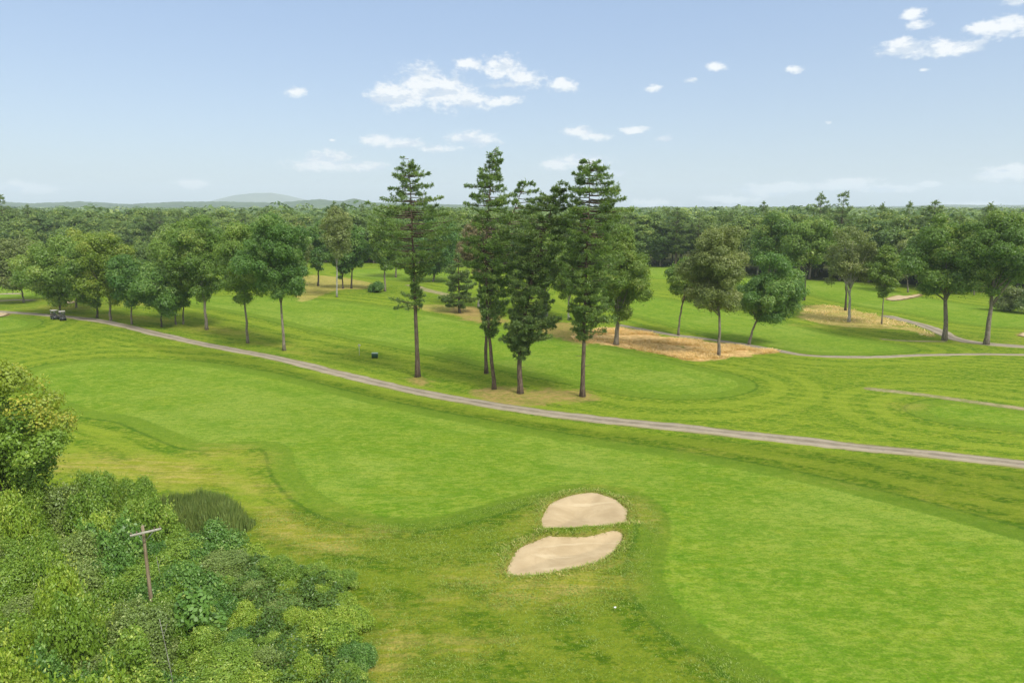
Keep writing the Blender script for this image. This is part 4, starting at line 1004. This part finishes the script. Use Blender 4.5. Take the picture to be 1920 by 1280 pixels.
# low undergrowth between the shrubs
rg = np.random.default_rng(31)
x0, y0 = THICK.min(0); x1, y1 = THICK.max(0); x0 = max(x0, -50); y0 = max(y0, 20)
n = 900000; x = rg.uniform(x0, x1, n); y = rg.uniform(y0, y1, n)
keep = (np.abs(np.arctan2(x, y)) < .80)
x, y = x[keep], y[keep]; sd = sd_poly(x, y, THICK, 4.); m = sd < -.05+.5*(rg.random(len(x))-.5)
x, y, sd = x[m], y[m], sd[m]; x, y, sd = x[:130000], y[:130000], sd[:130000]
hh = (.25+.9*fbm(x*.5, y*.5, 8, 3)+.25*vnoise(x*2.2, y*2.2, 4))*np.clip(-sd*1.3+.25, .1, 1)*1.15
z = heights(x, y)[0]+hh*(1-.45*rg.random(len(x))**2)
V, F = leaf_quads(np.stack([x, y, z], 1), rg.normal(size=(len(x), 3))*.6+np.array([0, 0, 1.]), .17*(.6+.8*rg.random(len(x))), .10*np.ones(len(x)), rg)
tag(mesh_obj('undergrowth', V, F, M_UND, tint=np.clip(fbm(x*.35, y*.35, 2, 3)*1.2-.1+rg.random(len(x))*.3-.1, 0, 1)), 'low leafy undergrowth filling the thicket', 'undergrowth', kind='stuff')

# tufts of longer grass in the near rough and hanging over the bunker lips
def tufts():
    rg = np.random.default_rng(55); P = DEEP[0]; x0, y0 = P.min(0); x1, y1 = P.max(0); y0 = max(y0, 27)
    n = 420000; x = rg.uniform(x0, x1, n); y = y0+(y1-y0)*rg.random(n)**1.15
    m = np.abs(np.arctan2(x, y)) < .75; x, y = x[m], y[m]
    sd = sd_poly(x, y, P, 3.); _, _, lip = heights(x, y); nz = fbm(x*.5, y*.5, 21, 4)
    near = (lip > .03) & (lip < 1.1); keep = (lip > .05) & ((sd < -.5) & (rg.random(len(x)) < .10+.30*sst(nz, .30, .65)) | (near & (rg.random(len(x)) < .50-.38*lip)))
    x, y, lip, nz, near = x[keep], y[keep], lip[keep], nz[keep], near[keep]; n = len(x)
    tx = heights(x, y)[0]; hg = (.025+.045*rg.random(n))*(1+.7*near)*(.6+nz); wd = .018+.014*rg.random(n)
    a = rg.random(n)*6.28; ln = hg*(1.2+1.2*rg.random(n)); b = rg.random(n)*6.28
    p0 = np.stack([x, y, tx-.01], 1); s_ = np.stack([np.cos(a)*wd, np.sin(a)*wd, 0*wd], 1); tip = p0+np.stack([np.cos(b)*ln, np.sin(b)*ln, hg], 1)
    V = np.stack([p0-s_, p0+s_, tip+s_*.5, tip-s_*.5], 1).reshape(-1, 3)
    return V, np.arange(4*n).reshape(-1, 4), np.clip(.15+.5*rg.random(n)+.45*near*rg.random(n)+.5*(nz-.5), 0, 1), n
V, F, ti, n = tufts(); print('tufts', n)
M_TUFT = leaf_mat('long_grass', (.100,.190,.012), (.240,.290,.040), (.42,.36,.13), .35, vary=0, gain=1.25)
tag(mesh_obj('rough_grass', V, F, M_TUFT, tint=ti), 'tufts of longer grass in the rough round the bunkers', 'grass', kind='stuff')

# tall bleached grass standing on the banks
def fescue():
    rg = np.random.default_rng(66); Vs = []; T_ = []
    for P, k in zip(STRAW[:2], (52000, 2600)):
        x0, y0 = P.min(0); x1, y1 = P.max(0); n = k*2; x = rg.uniform(x0, x1, n); y = rg.uniform(y0, y1, n)
        sd = sd_poly(x, y, P, 8.); nz = fbm(x*.25, y*.25, 9, 4); m = (sd < -.2+3*(nz-.5)) & (rg.random(n) < sst(nz, .36, .55)); x, y, nz = x[m][:k], y[m][:k], nz[m][:k]; n = len(x)
        z = heights(x, y)[0]; hg = (.15+.25*rg.random(n))*(.5+nz); a = rg.random(n)*6.28; wd = .045+.03*rg.random(n); b = rg.random(n)*6.28; ln = hg*(.9+1.3*rg.random(n))
        p0 = np.stack([x, y, z-.02], 1); s_ = np.stack([np.cos(a)*wd, np.sin(a)*wd, 0*wd], 1); tip = p0+np.stack([np.cos(b)*ln, np.sin(b)*ln, hg], 1)
        Vs.append(np.stack([p0-s_, p0+s_, tip+s_*.4, tip-s_*.4], 1).reshape(-1, 3)); T_.append(np.clip(rg.random(n)*.6+(nz-.4)*1.2, 0, 1))
    V = np.concatenate(Vs); return V, np.arange(len(V)).reshape(-1, 4), np.concatenate(T_)
V, F, ti = fescue()
M_FESC = leaf_mat('bleached_grass', (.44,.33,.13), (.80,.60,.30), (.86,.72,.44), .35, vary=0, gain=1.1)
tag(mesh_obj('tall_dry_grass', V, F, M_FESC, tint=ti), 'tall bleached grass standing on the bank behind the pines', 'grass', kind='stuff')

# reed bed
RB = np.array([tp(250,948,1.0), tp(300,918,1.8), tp(380,906,1.9), tp(432,908,1.9), tp(458,930,1.5), tp(462,975,1.0), tp(440,1005,1.0), tp(330,1000,1.0), tp(262,998,1.0)])
M_REED = leaf_mat('reed_blades', (.095,.16,.035), (.26,.31,.08), (.50,.40,.22), .25, vary=0)
n = 42000; x = rg.uniform(RB[:,0].min()-.5, RB[:,0].max()+.5, n); y = rg.uniform(RB[:,1].min()-.5, RB[:,1].max()+.5, n)
sd = sd_poly(x, y, RB, 3.); m = sd < 2.6*(fbm(x*.55, y*.55, 3, 3)-.52)+1.0*(rg.random(n)-.6); x, y, sd = x[m], y[m], sd[m]; n = len(x)
hg = (1.15+.95*rg.random(n)**1.5+1.1*(fbm(x*.6, y*.6, 6, 3)-.45))*np.clip(.45-sd*.6, .3, 1); z = heights(x, y)[0]
lean = rg.normal(size=(n, 2))*.13*hg[:, None]; a = rg.random(n)*3.14; wd = .022+.020*rg.random(n); cx, sx = np.cos(a)*wd, np.sin(a)*wd
b0 = np.stack([x, y, z], 1); md = b0+np.stack([lean[:,0]*.35, lean[:,1]*.35, hg*.62], 1); tpv = b0+np.stack([lean[:,0], lean[:,1], hg], 1); sv = np.stack([cx, sx, 0*cx], 1)
V = np.stack([b0-sv, b0+sv, md+sv, md-sv, tpv], 1).reshape(-1, 3); k = np.arange(n)*5
F = [np.stack([k, k+1, k+2, k+3], 1), np.stack([k+3, k+2, k+4], 1)]
ti = np.clip(rg.random(n)*.7+.45*fbm(x*.6, y*.6, 12, 2)-.15, 0, 1)
tag(mesh_obj('reed_bed', V, F, M_REED, tint=np.concatenate([ti, ti])), 'dark bed of tall cattail reeds at the edge of the thicket', 'reeds', kind='stuff')

# yellowing tree at the left edge
px, py = 22, 858; c = np.array(tp(px, py, 0.)); c = c*(58/np.hypot(*c)); g = np.array([c[0]-.6, c[1], H(*c)])
zt = top_z(g[1], 30, 712); r = empty('maple_tree', g, 'yellowing leafy tree at the left edge above the thicket', 'tree')
broadleaf_meshes(zt-g[2], 1.2, 5.2, 4.1, 61, leafL=.22, dens=.95, leaf=M_SH1, bark=BARK_D, parent=r, nclump=80, cs=.82)
rg = np.random.default_rng(77); D = rg.normal(size=(26, 3)); D[:, 2] = np.abs(D[:, 2])*.9+.25; D[:, 0] = np.abs(D[:, 0])*.9-.15; D /= np.linalg.norm(D, axis=1)[:, None]
cz = (zt-g[2]+1.2)/2; C = D*np.array([4.0, 4.2, cz*.84])+np.array([-.3, 0, cz+.5]); R = .75+.45*rg.random(26)
V, F, ti = clump_leaves(C, R, 300, .20, rg); o = mesh_obj('turning_foliage', V, F, M_TURN, r, tint=ti); o['label'] = 'yellow and orange turning leaves at the top'  # clumps of turned leaves, yellow by their own leaf colour

# big leaved dark sapling and bright sumac heads near the bottom edge
x, y = tp(350, 1130, 3.6); r = bush('maple_sapling', (x, y, H(x, y)), 2.0, 4.6, 91, 'dark glossy sapling with large leaves right of the pole foot', M_SH3, 'tree', leafL=.27, dens=.8)
x, y = tp(14, 1262, 6.0); r = bush('bright_sapling', (x, y, H(x, y)), 1.1, 6.3, 92, 'bright lime green leaf heads in the bottom left corner', M_YEL, 'tree', leafL=.17, dens=1.2)
x, y = tp(192, 1282, 4.8); r = bush('bright_sapling', (x, y, H(x, y)), .55, 5.0, 93, 'single bright lime leaf head at the bottom edge', M_YEL, 'tree', leafL=.15, dens=1.2)

# ------------------------------------------------------------------ utility pole
def simple(name, col, rough=.6, spec=.4, metal=0, var=.25, sc_=6):
    m, t, out = new_mat(name); g = t.new('ShaderNodeTexCoord').outputs['Object']; a = t.noise(g, sc_, 4, .7)
    principled(t, out, t.mix(a, tuple(v*(1-var) for v in col)+(1,), tuple(min(1, v*(1+var)) for v in col)+(1,)), rough, spec, a, .2, .01, metal); return m
M_POLE = bark_mat('weathered_pole_wood', (.150,.112,.066), (.285,.225,.145), (14,14,.8)); M_ARM = bark_mat('silvery_crossarm_wood', (.30,.28,.23), (.48,.45,.38), (1.2,12,12))
M_STEEL = simple('galvanised_steel', (.35,.36,.36), .5, .5, .6); M_PORC = simple('brown_porcelain', (.16,.10,.07), .3, .5)
px_t = (268, 985); Yp = 33.; zt = 0
dd = ray(*px_t); tt_ = 33.5/dd[1]; PX = dd[0]*tt_; PY = 33.5; PZ = CAM_H+dd[2]*tt_
gz = H(PX, PY); pole = empty('utility_pole', (PX, PY, gz), 'leaning old wooden utility pole with bare crossarm in the thicket', 'utility pole')
ph = PZ-gz; mb = MB(); zz = np.linspace(-.5, ph, 12); rgp = np.random.default_rng(3)
mb.tube(np.stack([.012*(ph-zz)*.3, 0*zz, zz], 1)-np.array([.012*ph*.3, 0, 0]), .118-.045*np.clip(zz, 0, 9)/ph, 12); mb.build('post', M_POLE, pole, smooth=True)
# crossarm: from pixel (243,1000) to (301,982)
def at_depth(px, py, yv): d = ray(px, py); t_ = yv/d[1]; return np.array([d[0]*t_, yv, CAM_H+d[2]*t_])
e1 = at_depth(243, 1000, PY-.62)-np.array([PX, PY, gz]); e2 = at_depth(301, 982, PY+.20)-np.array([PX, PY, gz]); mcz = ph-.22
e1[2] = mcz-.02; e2[2] = mcz+.04
ax = e2-e1; la = np.linalg.norm(ax); yaw = math.atan2(ax[1], ax[0]); cc = (e1+e2)/2; cc[2] = mcz
cc[:2] += np.array([math.sin(yaw), -math.cos(yaw)])*.11
m2 = MB(); m2.box(cc, (la, .085, .095), yaw); arm = m2.build('crossarm', M_ARM, pole)
for u in (-.46, -.28, .28, .46):
    c = cc+np.array([math.cos(yaw), math.sin(yaw), 0])*la*u; q = MB()
    q.tube([c+(0,0,.05), c+(0,0,.11)], [.012,.012], 8); q.tube([c+(0,0,.10), c+(0,0,.12), c+(0,0,.15), c+(0,0,.17)], [.028,.036,.030,.014], 10); q.build('insulator', M_PORC, arm, smooth=True)
q = MB()
for s in (-1, 1):
    c = cc+np.array([math.cos(yaw), math.sin(yaw), 0])*la*.24*s; q.tube([c-(0,0,.05), np.array([0, -.09, ph-.95])], [.014,.014], 6)
q.build('brace', M_STEEL, pole)
# bare grey stems among the leaves
for (a, b, za, zb_, lb) in (((299,1160),(329,1278),3.8,2.0,'long bare grey stem standing before the dark sapling'),((293,1043),(303,1064),3.4,2.6,'short bare stick just right of the utility pole')):
    x, y = tp(*b, zb_); g2 = at_depth(*a, y+.2); mb = MB(); g0 = np.array([x, y, H(x, y)]); top = g2-g0; mb.tube(bez((0,0,-.1), top*.5+np.array([.05,0,0]), top, 7), np.linspace(.022, .010, 7), 6)
    mb.tube(bez(top*.8, top*.85+np.array([.1,0,.05]), top*.9+np.array([.25,.1,.2]), 4), np.linspace(.010, .005, 4), 5)
    o = mb.build('dead_stem', BARK_B); o.location = g0; tag(o, lb, 'stem')

# ------------------------------------------------------------------ golf carts
M_BLK = simple('black_plastic', (.022,.022,.024), .35, .5); M_BODY = simple('dark_cart_paint', (.020,.021,.026), .25, .6, .2, .1)
M_ROOF = simple('beige_roof_plastic', (.36,.34,.30), .6, .3, 0, .06); M_SEAT = simple('tan_vinyl', (.14,.12,.09), .6, .3, 0, .08); M_TYRE = simple('tyre_rubber', (.018,.018,.018), .85, .2)
M_RIM = simple('silver_rim', (.5,.5,.5), .35, .5, .7, .05)
M_GLASS, t, out = new_mat('clear_windscreen'); p = principled(t, out, (.10,.12,.12,1), .15, .4); p.inputs['Alpha'].default_value = .12
def wheel(root, x, y, rw):
    m_ = MB(); pr = [(-.09,.55),(-.09,.92),(-.06,1.),(.06,1.),(.09,.92),(.09,.55)]
    m_.tube([(x, y+a*1.0, rw) for a, b in pr], [rw*b for a, b in pr], 18); w_ = m_.build('wheel', M_TYRE, root, smooth=False)
    m_ = MB(); m_.tube([(x, y-.095, rw), (x, y+.095, rw)], [rw*.52]*2, 14); m_.build('rim', M_RIM, w_)
def golf_cart(g, rz, label, bodymat, bag):
    r = empty('golf_cart', g, label, 'golf cart', 'golf carts on the path', rz)
    b = MB(); b.box((0,0,.36), (2.25,1.12,.16)); b.box((.86,0,.60), (.50,1.10,.36), taper=.82); b.box((-.52,0,.56), (.72,1.14,.30), taper=.95); b.box((-1.0,0,.52), (.30,1.06,.14))
    for (xx, yy) in ((.78,.5),(.78,-.5),(-.72,.5),(-.72,-.5)): b.tube([(xx-.32,yy,.40),(xx-.2,yy,.58),(xx,yy,.63),(xx+.2,yy,.58),(xx+.32,yy,.40)], [.05]*5, 6)
    b.build('body', bodymat, r)
    s = MB(); s.box((-.42,0,.78), (.52,1.0,.14), bev=.04); s.build('seat', M_SEAT, r); s = MB(); s.box((-.72,0,1.03), (.12,1.0,.42), bev=.04); s.build('backrest', M_SEAT, r)
    ro = MB(); ro.box((-.10,0,1.90), (1.75,1.16,.085), taper=.93, bev=.03); ro.build('roof', M_ROOF, r)
    for (a, c) in (((.70,.46,.74),(.55,.48,1.87)), ((.70,-.46,.74),(.55,-.48,1.87)), ((-.82,.46,.66),(-.85,.48,1.87)), ((-.82,-.46,.66),(-.85,-.48,1.87))):
        q = MB(); q.tube([a, c], [.024,.024], 6); q.build('roof_post', M_BLK, r)
    q = MB(); q.add([(.70,-.44,.80),(.70,.44,.80),(.57,.46,1.83),(.57,-.46,1.83),(.706,-.44,.80),(.706,.44,.80),(.576,.46,1.83),(.576,-.46,1.83)], [(0,1,2,3),(7,6,5,4),(0,4,5,1),(2,6,7,3),(1,5,6,2),(3,7,4,0)]); q.build('windscreen', M_GLASS, r)
    q = MB(); q.tube([(.62,.25,.72),(.30,.25,1.02)], [.02,.02], 6); th = np.linspace(0, 2*math.pi, 15); q.tube(np.stack([.30+.10*np.sin(th)*.6, .25+.17*np.cos(th), 1.02+.10*np.sin(th)], 1), .015, 5, cap=False); q.build('steering_wheel', M_BLK, r)
    for (x, y) in ((.78,.47),(.78,-.47),(-.72,.47),(-.72,-.47)): wheel(r, x, y, .235)
    for y in (-.34, .34):
        q = MB(); q.tube([(1.06,y,.60),(1.125,y,.60)], [.06,.05], 10); q.build('headlight', M_RIM, r)
    for i, y in enumerate((-.27, .27)):
        q = MB(); q.tube([(-1.02,y,.55),(-1.08,y,1.0),(-1.12,y,1.32)], [.13,.125,.14], 10); gb = q.build('golf_bag', bag[i], None)
        tag(gb, ('pale' if bag[i] is M_ROOF else 'dark')+' golf bag on the '+('driver' if y > 0 else 'passenger')+' side rear of the '+('rear' if 'rear' in label else 'front')+' golf cart', 'golf bag', 'golf bags on the carts')
        gb.location = g; gb.rotation_euler = (0, 0, rz)
        q = MB()
        for c in range(5): q.tube([(-1.12+.04*math.cos(c),y+.05*math.sin(c*2),1.2),(-1.15+.07*math.cos(c),y+.08*math.sin(c*2),1.50)], [.008,.008], 5); q.box((-1.15+.07*math.cos(c),y+.08*math.sin(c*2),1.53), (.05,.09,.05))
        q.build('golf_club', M_RIM, gb)
g1 = G(118, 600.5); g0 = G(103, 598.5); dr_ = G(140, 602)-G(100, 597); az_ = math.atan2(dr_[1], dr_[0])
g1[2] += .04; g0[2] += .04
golf_cart(tuple(g1), az_-.45, 'front dark golf cart with pale roof on the cart path', M_BODY, (M_BLK, M_ROOF))
golf_cart(tuple(g0), az_-.25, 'rear dark golf cart close behind the front one', M_BLK, (M_ROOF, M_BLK))

# tee post with sign, green bin, scrap of litter
M_WPOST = simple('pale_painted_wood', (.42,.42,.30), .7, .3, 0, .12); M_GREEN = simple('dark_green_paint', (.012,.055,.028), .5, .4, 0, .2); M_LID = simple('faded_lid', (.24,.33,.24), .6, .3, 0, .1)
g = G(674, 666); r = empty('tee_post', tuple(g), 'thin pale post with small board beside the fairway', 'marker post')
q = MB(); q.tube([(0,0,-.2),(0,0,1.95)], [.05,.045], 8); q.build('post', M_WPOST, r)
q = MB(); q.box((.04,-.06,1.72), (.42,.03,.30)); q.build('board', M_WPOST, r)
q = MB(); q.tube([(0,-.03,1.20),(0,-.03,1.45)], [.07,.07], 10); q.build('ball_washer', M_LID, r)
g = G(703, 671); r = empty('litter_bin', tuple(g), 'dark green slatted bin with pale lid on the grass by the path', 'bin')
q = MB(); q.box((0,0,.46), (.95,.62,.66)); q.build('body', M_GREEN, r)
q = MB()
for k in range(6): q.box((-.40+.16*k,-.318,.46), (.10,.03,.60))
q.build('slat_panel', M_GREEN, r)
q = MB(); q.box((0,0,.84), (1.06,.72,.09), taper=.9); q.build('lid', M_LID, r)
for x in (-.4, .4):
    q = MB(); q.box((x,0,.07), (.09,.55,.14)); q.build('foot', M_BLK, r)
g = G(1153, 1139); rgl = np.random.default_rng(8); th = np.linspace(0, 2*math.pi, 9)[:-1]; V = [(0,0,.07)]
for k, a in enumerate(th): V.append((math.cos(a)*(.07+.05*rgl.random()), math.sin(a)*.05*(1+rgl.random()), .02+.05*rgl.random()))
V += [(v[0]*.8, v[1]*.8, .0) for v in V[1:]]
Tt = [(0, i+1, (i+1) % 8+1) for i in range(8)]; Qq = [(i+1, i+9, (i+1) % 8+9, (i+1) % 8+1) for i in range(8)]
o = mesh_obj('litter', V, [np.array(Qq), np.array(Tt)], simple('white_paper', (.75,.75,.72), .7, .2, 0, .05)); o.location = g+np.array([0,0,.02]); tag(o, 'small crumpled white scrap lying in the rough below the bunkers', 'litter')

# ------------------------------------------------------------------ hazy summer air
HZ = (-10400., 10400., -10400., 10400., -6., 330.)
V = [(HZ[i], HZ[2+j], HZ[4+k]) for k in (0, 1) for j in (0, 1) for i in (0, 1)]
hz = mesh_obj('haze', V, np.array([(0,2,3,1),(4,5,7,6),(0,1,5,4),(2,6,7,3),(0,4,6,2),(1,3,7,5)]), None); tag(hz, 'thin pale summer haze', 'haze', kind='stuff')
m = bpy.data.materials.new('haze_air'); m.use_nodes = True; t = NT(m.node_tree); t.n.clear(); out = t.new('ShaderNodeOutputMaterial')
pv = t.new('ShaderNodeVolumePrincipled'); pv.inputs['Color'].default_value = (.80,.905,1,1); pv.inputs['Density'].default_value = 1.4e-4; pv.inputs['Anisotropy'].default_value = .1
t.l.new(pv.outputs[0], out.inputs['Volume']); hz.data.materials.append(m)
